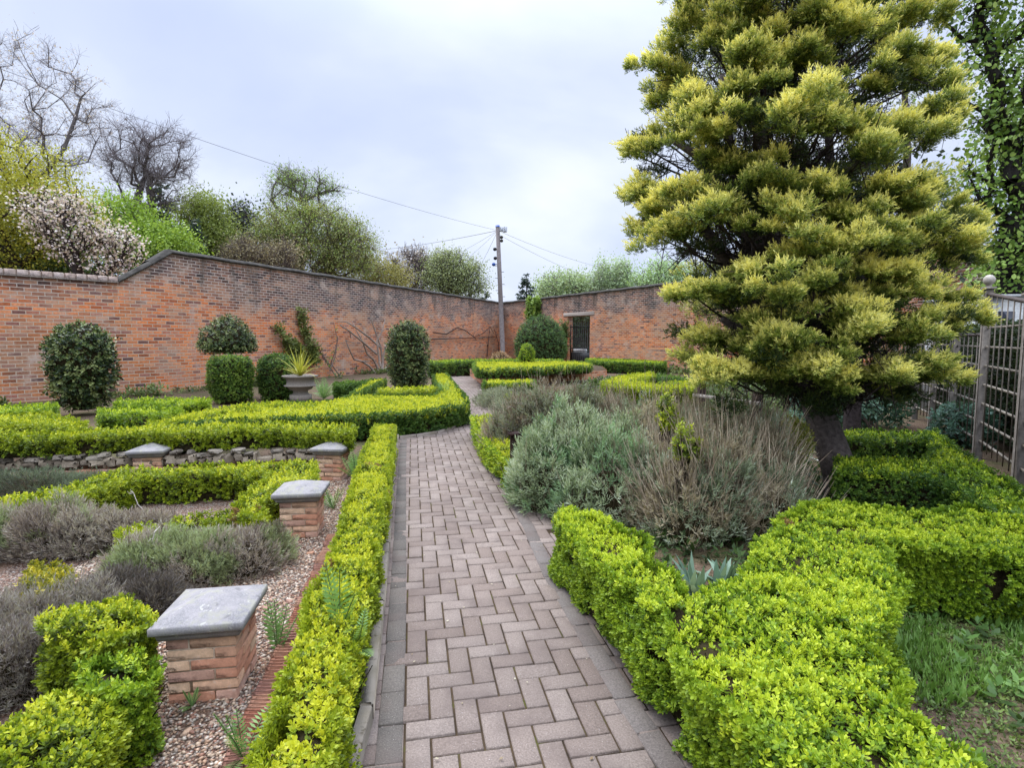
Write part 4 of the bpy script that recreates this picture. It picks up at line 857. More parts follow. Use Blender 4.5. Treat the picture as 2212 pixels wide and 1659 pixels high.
def tree(name, label, base, els, n=200, leaf=None, trunk_r=.15, fork=.35, bark=(.10, .085, .075), twigs=0, twig_len=.5, twig_col=None, group=None, lean=(0, 0), cat='tree', mt=None, minr=.008, expo=.48, gap=.42, gsc=.75):
    """els: crown ellipsoids in world space. leaf: dict(m, rc, s, pal, tb, lw)"""
    base = np.asarray(base, float); rt = thing(name, base, label, cat, group); A = ell(n * 3, els); hh = np.median([e[5] for e in els]); kk_ = vn(A, gsc * 2.2 / hh, 81) * .7 + vn(A, gsc * 5 / hh, 82) * .3 > gap; A = A[kk_][:n] if kk_.sum() > n * .5 else A[:n]; cz = A[:, 2].min(); cc = A.mean(0)
    f0 = lerp(base, cc, fork); tr = [base, lerp(base, f0, .5) + [lean[0], lean[1], 0], f0, lerp(f0, cc, .5)]
    Nn, par, w, tips = skel(base, tr, A, np.linalg.norm(A.std(0)) * .35)
    r = np.maximum(trunk_r * (w / w[0]) ** expo, minr); m = M(); i = np.arange(1, len(Nn)); big = 6
    tubes(m, Nn[par[i]], Nn[i], np.minimum(r[par[i]], r[i] * 1.5 + .01), r[i], np.asarray(bark) * np.ones(3), 6)
    m.build('trunk', BARK, rt)
    if twigs:
        T = np.repeat(Nn[tips], twigs, 0); dm = unit(np.repeat(Nn[tips] - Nn[par[tips]], twigs, 0) + 1e-6); m = M(); nT = len(T)
        d1 = unit(dm + rng.normal(0, .65, (nT, 3)) + [0, 0, .12]); l = twig_len * rng.uniform(.5, 1.1, (nT, 1)); st = T - dm * rng.uniform(0, 1, (nT, 1)) * twig_len * .8
        p1 = st + d1 * l * .5; p2 = p1 + unit(d1 + rng.normal(0, .35, (nT, 3)) + [0, 0, .1]) * l * .5; tcol = np.asarray(twig_col if twig_col is not None else bark)
        tubes(m, st, p1, minr * .9, minr * .75, tcol, 3); tubes(m, p1, p2, minr * .75, minr * .5, tcol, 3)
        for q in range(2):
            d2 = unit(d1 + rng.normal(0, .7, (nT, 3))); tubes(m, p1, p1 + d2 * l * .45, minr * .7, minr * .45, tcol, 3)
        m.build('twigs', TWIGM, rt)
    for q, lf in enumerate(leaf if isinstance(leaf, list) else ([leaf] if leaf else [])):
        m = M(); T = Nn[tips]; sub = rng.uniform(0, 1, len(T)) < lf.get('frac', 1); T = T[sub]; k = lf['m']; nT = len(T) * k
        C0 = np.repeat(T, k, 0); P = C0 + rng.normal(0, 1, (nT, 3)) * lf['rc'] * np.array([1, 1, lf.get('flat', .7)])
        dr = unit(rng.normal(0, 1, (nT, 3)) + [0, 0, lf.get('dz', -.3)]); sd = unit(np.cross(dr, rng.normal(0, 1, (nT, 3))))
        tt_ = lf.get('tb', .5) + np.repeat(rng.normal(0, .22, len(T)), k) + rng.normal(0, .10, nT) + np.clip((P - C0)[:, 2] / lf['rc'] * .08, -.2, .25)
        l = lf['s'] * rng.uniform(.6, 1.3, nT); leaves(m, P, dr, sd, l, l * lf.get('lw', .35), pal3(lf['pal'], tt_), lf.get('hexa', False)); m.build(lf.get('name', 'crown'), lf.get('mt', LEAF), rt)
    return rt
def bx(x0, x1, y0, y1, D, dy=None):     # crown ellipsoid that fills this box of the view at plan distance D
    a, b_ = at(x0, y1, D), at(x1, y0, D); c = (a + b_) / 2; rx, rz = (b_[0] - a[0]) / 2, (b_[2] - a[2]) / 2
    return (*c, rx, dy or rx * .8, rz)
def gb(x, D): p = at(x, 800, D); return np.array([p[0], p[1], -.05])
GRN = ((.08, .14, .03), (.22, .34, .07), (.40, .54, .14)); OLV = ((.07, .08, .03), (.17, .19, .07), (.30, .33, .12)); GLD = ((.15, .17, .02), (.42, .43, .05), (.66, .62, .12))
PINKW = ((.50, .38, .36), (.76, .65, .61), (.86, .81, .76))
G1, G2 = 'trees beyond the left wall', 'trees beyond the right wall'
BT = dict(expo=.62)
tree('tall_tree', 'tall bare budding tree at the top left, pale buds on fine twigs', gb(60, 30), [bx(-40, 190, 60, 420, 30), bx(60, 235, 150, 330, 30), bx(-80, 100, 180, 450, 30)], 300, [dict(m=9, rc=.5, s=.10, pal=((.4, .33, .32), (.62, .54, .54), (.75, .70, .70)), tb=.5, name='buds')], .30, .3, (.15, .135, .13), 6, 1.0, (.22, .195, .20), G1, minr=.0075, expo=.66, gap=.3)
tree('bare_tree', 'bare leaning tree with dark spreading branches against the sky', gb(265, 27), [bx(215, 330, 250, 400, 27), bx(290, 420, 270, 410, 27), bx(320, 415, 330, 450, 27), bx(230, 300, 300, 470, 27)], 260, None, .26, .55, (.11, .095, .095), 7, .85, (.20, .17, .175), G1, minr=.0075, expo=.66, gap=.28)
tree('golden_tree', 'tree with fresh golden green leaves at the far left edge', gb(40, 19), [bx(-120, 130, 270, 470, 19), bx(-60, 190, 360, 560, 19), bx(-100, 80, 430, 600, 19)], 330, dict(m=90, rc=.34, s=.08, pal=GLD, tb=.48), .2, .35, (.05, .04, .03), group=G1)
tree('blossom_tree', 'magnolia covered in pinkish white blossom above the low wall', gb(190, 17.5), [bx(80, 250, 440, 560, 17.5), bx(170, 290, 480, 600, 17.5), bx(60, 180, 410, 520, 17.5)], 340, [dict(m=16, rc=.22, s=.075, pal=PINKW, tb=.55, lw=.45, hexa=True, name='blossom'), dict(m=7, rc=.3, s=.07, pal=GRN, tb=.4, frac=.4)], .14, .4, (.045, .035, .032), 3, .4, (.06, .045, .04), G1)
tree('green_tree', 'bright green leafy tree right behind the wall ramp', gb(300, 24), [bx(190, 330, 425, 570, 24), bx(270, 410, 480, 600, 24), bx(330, 412, 500, 610, 24)], 300, dict(m=90, rc=.36, s=.11, pal=((.09, .15, .02), (.26, .40, .05), (.44, .60, .11)), tb=.55), .2, .35, group=G1)
tree('dark_tree', 'dark leafed thicket tree low behind the wall at the far left', gb(60, 21), [bx(-80, 200, 520, 640, 21), bx(40, 260, 560, 640, 21)], 200, dict(m=40, rc=.42, s=.17, pal=((.03, .055, .018), (.08, .13, .035), (.17, .25, .07)), tb=.5), .2, .3, group=G1)
tree('green_tree', 'olive green rounded tree right of the dark spruce', gb(450, 30), [bx(395, 490, 415, 570, 30), bx(420, 500, 470, 600, 30)], 200, dict(m=110, rc=.42, s=.11, pal=((.10, .13, .03), (.24, .30, .07), (.38, .46, .13)), tb=.5), .22, .3, group=G1)
tree('dark_tree', 'dark twiggy tree between the olive tree and the largest tree', gb(510, 36), [bx(470, 560, 440, 600, 36)], 130, dict(m=22, rc=.6, s=.22, pal=((.035, .05, .03), (.09, .12, .06), (.17, .22, .12)), tb=.45), .2, .3, (.05, .04, .05), 6, .9, (.06, .05, .06), group=G1, minr=.015)
tree('large_tree', 'largest tree behind the long wall with a thin leafing top', gb(665, 33), [bx(560, 700, 430, 580, 33), bx(600, 760, 440, 600, 33), bx(690, 810, 470, 620, 33), bx(540, 650, 480, 610, 33)], 420, [dict(m=70, rc=.42, s=.085, pal=((.13, .14, .055), (.30, .32, .11), (.48, .50, .2)), tb=.5), dict(m=60, rc=.42, s=.095, pal=((.09, .15, .035), (.24, .34, .08), (.42, .52, .15)), tb=.55, frac=.8)], .35, .35, (.12, .105, .09), 4, .9, (.13, .10, .08), G1, minr=.013)
tree('budding_tree', 'thin budding tree top rising behind the largest tree', gb(650, 38), [bx(575, 740, 365, 480, 38), bx(600, 700, 360, 440, 38)], 110, dict(m=44, rc=.45, s=.10, pal=GRN, tb=.5), .26, .5, (.13, .115, .10), 6, 1.0, (.17, .145, .13), G1, minr=.010)
tree('brown_tree', 'brownish budding shrub tree low behind the middle of the long wall', gb(570, 29), [bx(490, 640, 510, 600, 29)], 170, dict(m=60, rc=.36, s=.075, pal=((.15, .125, .075), (.32, .27, .16), (.46, .41, .25)), tb=.5), .16, .3, (.10, .08, .07), 6, .8, (.13, .10, .085), G1, minr=.012)
tree('golden_tree', 'yellow green bush tree at the right end of the big tree group', gb(780, 37), [bx(735, 825, 525, 630, 37), bx(790, 880, 570, 640, 37)], 200, dict(m=70, rc=.42, s=.10, pal=((.14, .14, .04), (.30, .29, .09), (.46, .43, .16)), tb=.5), .18, .3, group=G1)
tree('bare_tree', 'pale pinkish budding tree left of the telegraph pole', gb(895, 52), [bx(835, 945, 540, 650, 52)], 240, dict(m=8, rc=.7, s=.22, pal=((.28, .23, .2), (.46, .4, .36), (.6, .55, .5)), tb=.45, name='buds'), .22, .3, (.10, .09, .085), 6, 1.2, (.16, .13, .12), G1, minr=.02)
tree('green_tree', 'airy grey green tree next to the telegraph pole', gb(985, 50), [bx(920, 1010, 540, 640, 50), bx(960, 1048, 560, 650, 50)], 230, dict(m=70, rc=.6, s=.15, pal=((.12, .15, .07), (.30, .36, .16), (.48, .54, .29)), tb=.5), .3, .3, (.11, .1, .09), 3, 1.2, group=G1, minr=.02)
tree('pale_tree', 'pale green tree row rising behind the right wall', gb(1215, 58), [bx(1160, 1280, 590, 660, 58)], 220, dict(m=56, rc=.75, s=.2, pal=((.2, .28, .13), (.38, .5, .26), (.55, .66, .4)), tb=.5), .22, .3, (.2, .18, .17), 3, 1.2, group=G2, minr=.02)
for x0, x1, y0, l_ in ((1276, 1320, 570, 'slim pale birch behind the right wall, left of a pair'), (1322, 1360, 566, 'slim pale birch behind the right wall, right of a pair')):
    tree('birch_tree', l_, gb((x0 + x1) / 2, 56), [bx(x0, x1, y0, 655, 56)], 120, dict(m=50, rc=.5, s=.18, flat=1.3, pal=((.22, .3, .15), (.40, .52, .3), (.56, .68, .45)), tb=.5), .14, .4, (.4, .38, .36), 4, 1.0, group=G2, minr=.018)
tree('pale_tree', 'broad pale green tree just left of the golden conifer', gb(1420, 54), [bx(1365, 1480, 560, 650, 54), bx(1390, 1520, 590, 650, 54)], 220, dict(m=56, rc=.75, s=.2, pal=((.2, .3, .14), (.38, .54, .26), (.55, .7, .42)), tb=.5), .2, .3, (.2, .18, .17), 3, 1.2, group=G2, minr=.02)
def spruce(label, base, h, r, pal, group, name='spruce'):
    rt = thing(name, base, label, 'tree', group); m = M(); tr = M(); base = np.asarray(base, float)
    polytube(tr, [base, base + [0, 0, h]], [r * .09, .01], (.06, .045, .04)); tr.build('trunk', BARK, rt)
    nb_ = int(h * 22); z = np.sort(1 - .88 * rng.uniform(0, 1, nb_) ** .75); a = rng.uniform(0, 6.283, nb_)
    for zi, ai in zip(z, a):
        L_ = r * (1 - zi)**.8 * rng.uniform(.75, 1.1) + .12; n_ = max(10, int(L_ * 46)); f = rng.uniform(.12, 1, n_); o = np.array([math.cos(ai), math.sin(ai), 0])
        P = base + [0, 0, zi * h] + o * (f * L_)[:, None] + np.c_[np.zeros((n_, 2)), -.25 * f * L_ + .18 * f**2 * L_] + rng.normal(0, .05 + .05 * L_, (n_, 3)) * [1, 1, .35]
        dr = unit(o + rng.normal(0, .5, (n_, 3)) + [0, 0, -.1]); sd = unit(np.cross(dr, rng.normal(0, 1, (n_, 3)))); l = .28 * rng.uniform(.6, 1.2, n_) * min(1.4, .6 + r * .25)
        leaves(m, P, dr, sd, l, l * .18, pal3(pal, .45 + .3 * f + rng.normal(0, .15, n_)))
    m.build('crown', LEAF, rt); return rt
DK = ((.012, .022, .018), (.028, .05, .038), (.06, .10, .07))
p = gb(366, 33); spruce('dark blue green spruce with a pointed tip behind the green tree', p, at(362, 388, 33)[2], 2.7, DK, G1)
p = gb(425, 27); spruce('dark conifer lower and right of the pointed spruce', p, at(428, 462, 27)[2], 1.7, DK, G1)
p = gb(1048, 52); spruce('small dark conifer tip just left of the telegraph pole', p, at(1048, 622, 52)[2], 1.6, DK, G1)
p = gb(1137, 54); spruce('dark conifer just right of the telegraph pole', p, at(1137, 590, 54)[2], 2.2, DK, G2)
# big leafy evergreen behind the trellis
EV = ((.05, .11, .02), (.20, .33, .05), (.42, .56, .14))
els = []
for x0, x1, y0, y1 in [(2000, 2160, -160, 130), (2090, 2300, -140, 200), (2150, 2350, 60, 420), (2110, 2220, 180, 330), (2060, 2180, 330, 480), (2120, 2300, 400, 620), (2100, 2220, 520, 680), (2030, 2100, 90, 250), (2170, 2260, 250, 500)]: els.append(bx(x0, x1, y0, y1, 11.5))
tree('evergreen_tree', 'tall dark evergreen tree behind the trellis fence on the right', gb(2190, 11.5), els, 260, [dict(m=48, rc=.28, s=.10, pal=EV, tb=.5, lw=.36, hexa=True, mt=GLOSS, flat=1.1)], .22, .3, (.025, .022, .02), 2, .5, group='evergreens behind the trellis fence', minr=.012)
els = [bx(2230, 2500, -300, 700, 14), bx(2180, 2300, 600, 760, 13)]
tree('evergreen_tree', 'dense evergreen at the right frame edge beyond the fence', gb(2360, 14), els, 300, [dict(m=44, rc=.42, s=.17, pal=EV, tb=.4, lw=.32, mt=GLOSS)], .2, .3, (.025, .022, .02), group='evergreens behind the trellis fence')
# ------------------------------------------------------------------ golden conifer
cb = gp(1832, 1092, 0); rt = thing('golden_conifer', cb, 'huge golden tipped conifer on a leaning trunk at the right of the path', 'tree')
DC = 5.7
def cpt(x, y, D): return at(1288 + x * .5177, y * .5177, D)
trk = M(); t0 = cb
bk = (.115, .095, .088)
cI = [cb + [0, 0, -.05], lerp(cb, at(1795, 960, 5.45), .5) + [.01, 0, 0], at(1795, 960, 5.45), at(1755, 850, 5.65), at(1722, 740, 5.8), at(1690, 600, 5.9), at(1660, 440, 6.0), at(1640, 250, 6.0), at(1650, 40, 6.0), at(1660, -160, 6.0)]
polytube(trk, cI, [.185, .155, .145, .14, .12, .10, .08, .065, .05, .03], bk, 12)
limbs = [[(1745, 830, 5.7), (1660, 640, 5.5), (1600, 480, 5.4), (1575, 300, 5.4), (1560, 160, 5.4)], [(1750, 840, 5.7), (1790, 700, 5.9), (1800, 500, 6.1), (1790, 280, 6.1), (1800, 60, 6.1)], [(1752, 850, 5.7), (1870, 720, 6.0), (1950, 560, 6.2), (1960, 330, 6.3), (1950, 100, 6.3)],
         [(1722, 740, 5.8), (1610, 640, 5.6), (1540, 520, 5.5), (1480, 440, 5.4), (1400, 430, 5.4)], [(1690, 600, 5.9), (1560, 400, 5.6), (1500, 330, 5.5), (1450, 300, 5.5)], [(1740, 800, 5.7), (1640, 740, 5.2), (1560, 690, 5.0)], [(1752, 850, 5.7), (1880, 800, 5.4), (1990, 800, 5.2)]]
for lb in limbs: polytube(trk, [at(*q) for q in lb], np.linspace(.085, .025, len(lb)), bk, 8)
blobs = [(450,40),(620,30),(420,120),(330,200),(200,260),(560,130),(700,60),(880,60),(850,130),(1000,80),(1080,110),(660,240),(870,250),(700,300),(620,370),(740,180),(420,440),(250,560),(480,470),(330,300),(300,380),(1200,150),(1300,60),(1400,80),(1250,220),(1400,260),(1450,320),(1300,300),(1130,360),(980,400),(870,440),(760,530),(960,500),(1060,520),(1200,560),(1280,530),(1150,620),(1440,560),(1500,470),(1380,480),(210,620),(150,640),(500,700),(600,690),(420,790),(700,720),(140,820),(260,880),(480,890),(560,870),(780,780),(930,800),(830,880),(1000,900),(1150,780),(1220,830),(1130,900),(1300,820),(900,1020),(840,1050),(1000,1020),(1050,1030),(1220,990),(1300,950),(1380,960),(1480,1050),(1560,880),(1600,950),(1630,1080),(1520,1000),(640,1130),(450,1210),(560,1230),(400,1230),(780,1220),(920,1170),(1010,1230),(1100,1130),(1200,1150),(1280,1180),(1150,1250),(1350,1230),(1450,1300),(1400,1350),(1500,1350),(1560,1250),(1620,1320),(800,1300),(700,1380),(760,1410),(830,1400),(600,1440),(480,1400),(420,1450),(700,1480),(740,1540),(870,1500),(980,1530),(1000,1580),(920,1570),(1120,1300),(1100,1370),(1060,1350),(500,1580),(600,1560),(1270,1410),(1250,1540),(1350,1530),(1400,1590),(1480,1600),(1240,1620),(1320,1620),(1180,1610),(220,950),(330,980),(240,780),(260,440),(360,520),(540,580),(280,1000),(300,860),(240,830),(360,800),
         (450,-80),(640,-70),(840,-80),(1040,-60),(1240,-70),(1400,-60),(540,-200),(800,-220),(1060,-210),(1280,-200)]
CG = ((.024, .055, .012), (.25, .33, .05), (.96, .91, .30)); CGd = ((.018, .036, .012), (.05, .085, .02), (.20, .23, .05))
fo = M(); tw = M()
def cclump(c, out, rw, n, pal, tb, gold=1.0):
    """ragged plume of short sprays that fan out and up from a branchlet"""
    tl = unit(np.array([0, 0, 1.]) - out * rng.uniform(-.15, .55) + rng.normal(0, .22, 3)); sub_n = rng.integers(4, 8)
    cen = rng.normal(0, .48, (sub_n, 3)) * [rw, rw, rw * .55] + out * rw * .2; cr = rng.uniform(.38, .72, sub_n) * rw
    k = rng.choice(sub_n, n, p=cr**2 / (cr**2).sum()); d = unit(rng.normal(0, 1, (n, 3))); r = rng.uniform(.1, 1, n)**.5
    loc = d * r[:, None]; loc -= (loc @ tl)[:, None] * tl * .38; off = cen[k] + loc * cr[k][:, None]
    P = c + off; ax = unit(loc + out * .55 + [0, 0, .65] + rng.normal(0, .3, (n, 3)))
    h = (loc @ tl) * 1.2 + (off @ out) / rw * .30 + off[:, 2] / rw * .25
    t = tb + h * .52 * gold + (vn(P, 7, 52) - .5) * .55  # undersides darker, tops lighter: clump shading put into the leaf colour
    sprigs(fo, P, ax, rng.uniform(.045, .085, n), 10, pal, t, lw=.30, lr=.46, spread=(62, 15), tvar=.10, tgrow=.40)
    if gold >= .9:                       # longer feathery shoots that break the outline
        q = np.flatnonzero((h > .35) & (rng.uniform(0, 1, n) < .16))
        sprigs(fo, P[q], ax[q] + out * .3, rng.uniform(.09, .16, len(q)), 14, pal, t[q] + .10, lw=.26, lr=.26, spread=(58, 18), tvar=.08, tgrow=.35)
axis_x = lambda y: 870 - 40 * math.sin(y / 1659 * 3)
def trunk_near(c):
    A_ = np.array(cI); k = np.argmin(np.abs(A_[:, 2] - (c[2] - .35))); return A_[k]
cl = []
for x, y in blobs:
    x = x - max(0, x - 1330) * .26
    Rr = 560 + .16 * max(min(y, 1100), 0) * (1 if x > 870 else .6); u_ = min(abs(x - (870 + .1 * (y - 600) * (x > 870))) / Rr, 1)
    y = y - max(0, y - 1540) * .6; D = DC + .15 - 1.45 * math.sqrt(max(0, 1 - u_**2)) * (1.0 if y < 1250 else .85) + rng.normal(0, .14)
    c = cpt(x, y, D); tr_ = trunk_near(c); out = unit((c - tr_) * [1, 1, .3]); sc = D / DC
    rw = rng.uniform(.125, .185) * (1.0 if y > -1 else 1.3)
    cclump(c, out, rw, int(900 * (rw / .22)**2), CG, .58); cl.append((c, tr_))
    for q in range(1 if 340 < x < 1350 else 0):
        c2 = c + rng.normal(0, .15, 3) * [1, .5, .8]; cclump(c2, out, rng.uniform(.07, .12), 130, CG, .5)
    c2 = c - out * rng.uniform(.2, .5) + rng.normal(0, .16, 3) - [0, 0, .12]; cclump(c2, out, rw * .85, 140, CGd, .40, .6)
nback = 150
for q in range(nback):                   # far side and top of the crown
    y = rng.uniform(-250, 1500); Rr = 560 + .16 * max(min(y, 1100), 0); a = rng.uniform(-.3, math.pi + .3); rr = rng.uniform(.35, 1)
    ctr = cpt(880 + .05 * max(y - 400, 0), y, DC + .1); Rm = Rr * .5177 / F * DC * .82
    c = ctr + np.array([math.cos(a) * Rm * rr * .92, math.sin(a) * 1.5 * rr, 0]); tr_ = trunk_near(c); out = unit((c - tr_) * [1, 1, .3])
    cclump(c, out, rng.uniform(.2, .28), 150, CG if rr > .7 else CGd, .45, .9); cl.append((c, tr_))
for c, tr_ in cl:
    a = tr_; mid = lerp(a, c, .55) + rng.normal(0, .07, 3) - [0, 0, .10]
    polytube(tw, [a, mid, c], [.022, .013, .006], (.05, .04, .038), 5)
    k = 22; f = rng.uniform(.15, 1, k); s_ = np.where(f[:, None] < .55, lerp(a, mid, np.clip(f / .55, 0, 1)[:, None]), lerp(mid, c, np.clip((f - .55) / .45, 0, 1)[:, None]))
    d_ = unit(rng.normal(0, 1, (k, 3))); e_ = s_ + d_ * rng.uniform(.12, .35, (k, 1)); tubes(tw, s_, e_, .006, .003, (.05, .04, .038), 3)
    s2 = np.repeat(lerp(s_, e_, .6), 2, 0); tubes(tw, s2, s2 + unit(rng.normal(0, 1, (2*k, 3))) * .12, .003, .002, (.055, .045, .04), 3)
trk.build('trunk', BARK, rt); tw.build('branches', TWIGM, rt); fo.build('foliage', LEAF, rt)
# second trunk and shrubs in the shade
p2 = gp(1840, 935, 0)
tree('shade_tree', 'second dark tree trunk standing behind the conifer by the shaded hedges', p2, [(p2[0] + .1, p2[1] + .3, 3.2, 1.1, 1.0, 1.2)], 90, dict(m=40, rc=.28, s=.11, pal=((.01, .02, .008), (.03, .05, .015), (.07, .10, .03)), tb=.4), .13, .5, (.045, .035, .035))
def leafy(name, label, c, els, n, s, pal, cat='shrub', lw=.5, mt=None, K=6, group=None, tb=.5):
    rt = thing(name, c, label, cat, group); m = M(); A = ell(n, els); ctr = np.mean([e[:3] for e in els], 0)
    sprigs(m, A, unit(A - ctr) + [0, 0, .5], s * rng.uniform(.7, 1.3, n), K, pal, tb + (vn(A, 3, 61) - .5) * .6, lw=lw, lr=.6, spread=(85, 40)); m.build('foliage', mt or LEAF, rt)
    m = M(); k = 14; tubes(m, np.asarray(c) + rng.normal(0, .05, (k, 3)) * [1, 1, 0], A[:k], .012, .005, (.06, .045, .035), 4); m.build('stems', TWIGM, rt)
HYD = ((.03, .07, .045), (.08, .17, .11), (.2, .34, .25))
c = gp(1885, 930, 0); leafy('shade_shrub', 'blue green broad leaved shrub behind the second trunk', c, [(c[0] - .2, c[1] + .5, .35, .9, .4, .4), (c[0] + .5, c[1] + .6, .3, .6, .4, .35)], 600, .16, HYD, group='shrubs in the shade')
c = gp(2080, 960, 0); leafy('shade_shrub', 'dark leafed shrub growing at the foot of the trellis', c, [(c[0], c[1], .25, .4, .3, .3)], 350, .13, HYD, group='shrubs in the shade')
c = gp(2205, 1240, 0); leafy('shade_shrub', 'small glossy leafed plant at the right edge below the hedge', c, [(c[0] + .05, c[1], .16, .22, .16, .14)], 90, .12, ((.03, .07, .03), (.08, .16, .07), (.25, .36, .22)), group='shrubs in the shade')
# ------------------------------------------------------------------ trellis fence
f1, f2 = gp(2197, 1056, 0)[:2], gp(2110, 986, 0)[:2]; fd = unit(f2 - f1); fpts = [f1 - fd * 1.62, f1, f2]
rest = [(2052, 948), (2011, 922), (1975, 903)]
fpts += [gp(x, y, 0)[:2] for x, y in rest]; fpts.append(fpts[-1] + unit(fpts[-1] - fpts[-2]) * 2.0); fpts.append(fpts[-1] + unit(fpts[-1] - fpts[-2]) * 2.0)
tops_ = [2.0, 1.98, 2.18, 1.64, 1.62, 1.60, 1.58, 1.56]
rt = thing('trellis_fence', (*f1, 0), 'weathered square lattice trellis fence with ball topped posts on the right', 'fence')
WC_ = (.205, .18, .155); WL = (.29, .26, .22)
for k, (p, h) in enumerate(zip(fpts, tops_)):
    m_ = M(); box(m_, (*p, h / 2 - .05), (.095, .095, h + .1), math.atan2(fd[1], fd[0]), WC_, .006); po = m_.build('post', WOOD, rt)
    if k < 3:
        m_ = M(); box(m_, (*p, h + .02), (.14, .14, .03), math.atan2(fd[1], fd[0]), WL, .006); lathe(m_, [(h + .035, .03), (h + .06, .03), (h + .075, .05), (h + .10, .062), (h + .13, .066), (h + .16, .055), (h + .185, .03), (h + .192, .0)], (p[0], p[1], 0), 16, (.48, .44, .39)); m_.build('ball_finial', WOOD, po, False)
for k in range(len(fpts) - 1):
    a, b_ = fpts[k], fpts[k+1]; d = unit(b_ - a); ln = np.linalg.norm(b_ - a) - .1; ang = math.atan2(d[1], d[0]); mid = (a + b_) / 2; nr = np.array([-d[1], d[0]]); m_ = M()
    h0, h1 = tops_[k] - .06, tops_[k+1] - .06
    if k >= 2: h0 = h1 = tops_[k+1] - .04
    n_ = max(2, int(round(ln / .24)))
    for i in range(1, n_):
        f = i / n_; p = a + d * (.05 + ln * f); hh = h0 + (h1 - h0) * f; box(m_, (*(p + nr * .012), (hh + .12) / 2 + .0), (.016, .010, hh - .12), ang, np.array(WC_) * rng.uniform(.7, 1.1))
    z = .22
    while z < min(h0, h1) - .04: box(m_, (*(mid - nr * .010), z), (ln - .004, .022, .026), ang, np.array(WL) * rng.uniform(.8, 1.1)); z += .245
    polytube(m_, [np.r_[a + d*.05, h0], np.r_[b_ - d*.05, h1]], .024, (.10, .08, .07), 4)
    m_.build('lattice_panel', WOOD, rt)
# dark planting and glasshouse behind the fence
nrF = np.array([fd[1], -fd[0]]); nrF = nrF if nrF[0] > 0 else -nrF
hp = [fpts[0] + nrF * .55 - fd * .5, fpts[2] + nrF * .55, fpts[5] + nrF * .6, fpts[7] + nrF * .6, fpts[7] + nrF * 1.4, fpts[5] + nrF * 1.4, fpts[2] + nrF * 1.3, fpts[0] + nrF * 1.3 - fd * .5]
hedge('tall dark evergreen hedge right behind the trellis fence', hp, 1.78, 0, .12, 420, ((.012, .022, .008), (.03, .05, .016), (.07, .11, .03)), None, None, True, K=6, amp=.12, tb=.4)
gh = at(2165, 700, 10.5); rt = thing('white_building', (gh[0] + 1.2, gh[1], 0), 'pale white garden building glimpsed through the top of the trellis', 'building')
m_ = M(); box(m_, (gh[0] + 1.2, gh[1] + .8, 1.16), (2.9, 1.6, 2.34), 0, (.45, .47, .48)); m_.build('wall', WHITEP, rt)
m_ = M()
for i in range(4): box(m_, (gh[0] + .05 + i * .62, gh[1] - .02, 1.62), (.30, .05, .9), 0, (.03, .035, .05), .01)
gl = mat('window_glass', .08, .6); gl[2].inputs['Base Color'].default_value = (.03, .035, .05, 1); m_.build('window', gl[0], rt)
m_ = M(); box(m_, (gh[0] + 1.2, gh[1] + .8, 2.36), (3.0, 1.75, .05), 0, (.1, .1, .1)); m_.build('roof', WHITEP, rt)
# dark post by the path and timber rail
p = gp(1110, 1056, 0); rt = thing('marker_post', p, 'short dark brown timber post with a flat top beside the path', 'post')
m_ = M(); box(m_, (p[0], p[1] + .04, .27), (.075, .075, .58), .1, None, .006); m_.build('shaft', DWOOD, rt)
m_ = M(); box(m_, (p[0], p[1] + .03, .575), (.12, .14, .025), .1, None, .004); m_.build('top_plate', DWOOD, rt)
ra, rb_ = at(1515, 860, 8.6), at(1637, 870, 7.6); rt = thing('timber_rail', (ra[0], ra[1], 0), 'dark timber posts with a pale rail half hidden under the conifer', 'rail fence')
for q, h in ((ra, .85), (rb_, .80)):
    m_ = M(); box(m_, (q[0], q[1], h / 2), (.10, .10, h), .3, None, .006); m_.build('post', DWOOD, rt)
d = unit((rb_ - ra)[:2])
for z, mt_ in ((.44, WOOD), (.66, WOOD)):
    m_ = M(); mid = (ra + rb_)[:2] / 2 + np.array([d[1], -d[0]]) * .07; box(m_, (*mid, z), (np.linalg.norm((rb_ - ra)[:2]) + .2, .035, .05), math.atan2(d[1], d[0]), (.36, .32, .27), .004); m_.build('rail', mt_, rt)
# ------------------------------------------------------------------ telegraph pole and wires
pD = 36.5; pb, ptp = at(1087, 757, pD), at(1075, 490, pD); pb = np.array([pb[0], pb[1], -.1]); pt = ptp
rt = thing('telegraph_pole', pb, 'tall grey timber telegraph pole at the corner of the walls', 'pole')
m_ = M(); polytube(m_, [pb, lerp(pb, pt, .5), pt], [.17, .15, .13], None, 14); m_.build('shaft', POLEM, rt)
m_ = M(); polytube(m_, [pt, pt + [0, 0, .10]], [.15, .13], None, 12); m_.build('cap', BLUEP, rt)
def onp(f): return lerp(pb, pt, f)
m_ = M(); q = onp(.985); box(m_, q + [.28, -.05, -.02], (.26, .2, .26), .3, None, .02); box(m_, q + [.6 - .13, -.1, -.05], (.22, .24, .34), .5, None, .02); m_.build('lamp_housing', LAMPM, rt)
for f, sx in ((.925, 1), (.90, 1)):
    m_ = M(); q = onp(f) + [sx * .22, -.03, 0]; lathe(m_, [(-.1, .03), (-.06, .10), (.05, .11), (.1, .04)], q, 12); m_.build('insulator', COPE, rt)
for f in (.84, .775, .73):
    m_ = M(); q = onp(f) + [-.24 if f > .75 else -.36, -.03, 0]; lathe(m_, [(-.12, .03), (-.07, .11), (.04, .12), (.1, .05)], q, 12); polytube(m_, [q, onp(f)], .025, None, 6); m_.build('insulator', IRON if f > .75 else BLUEP, rt)
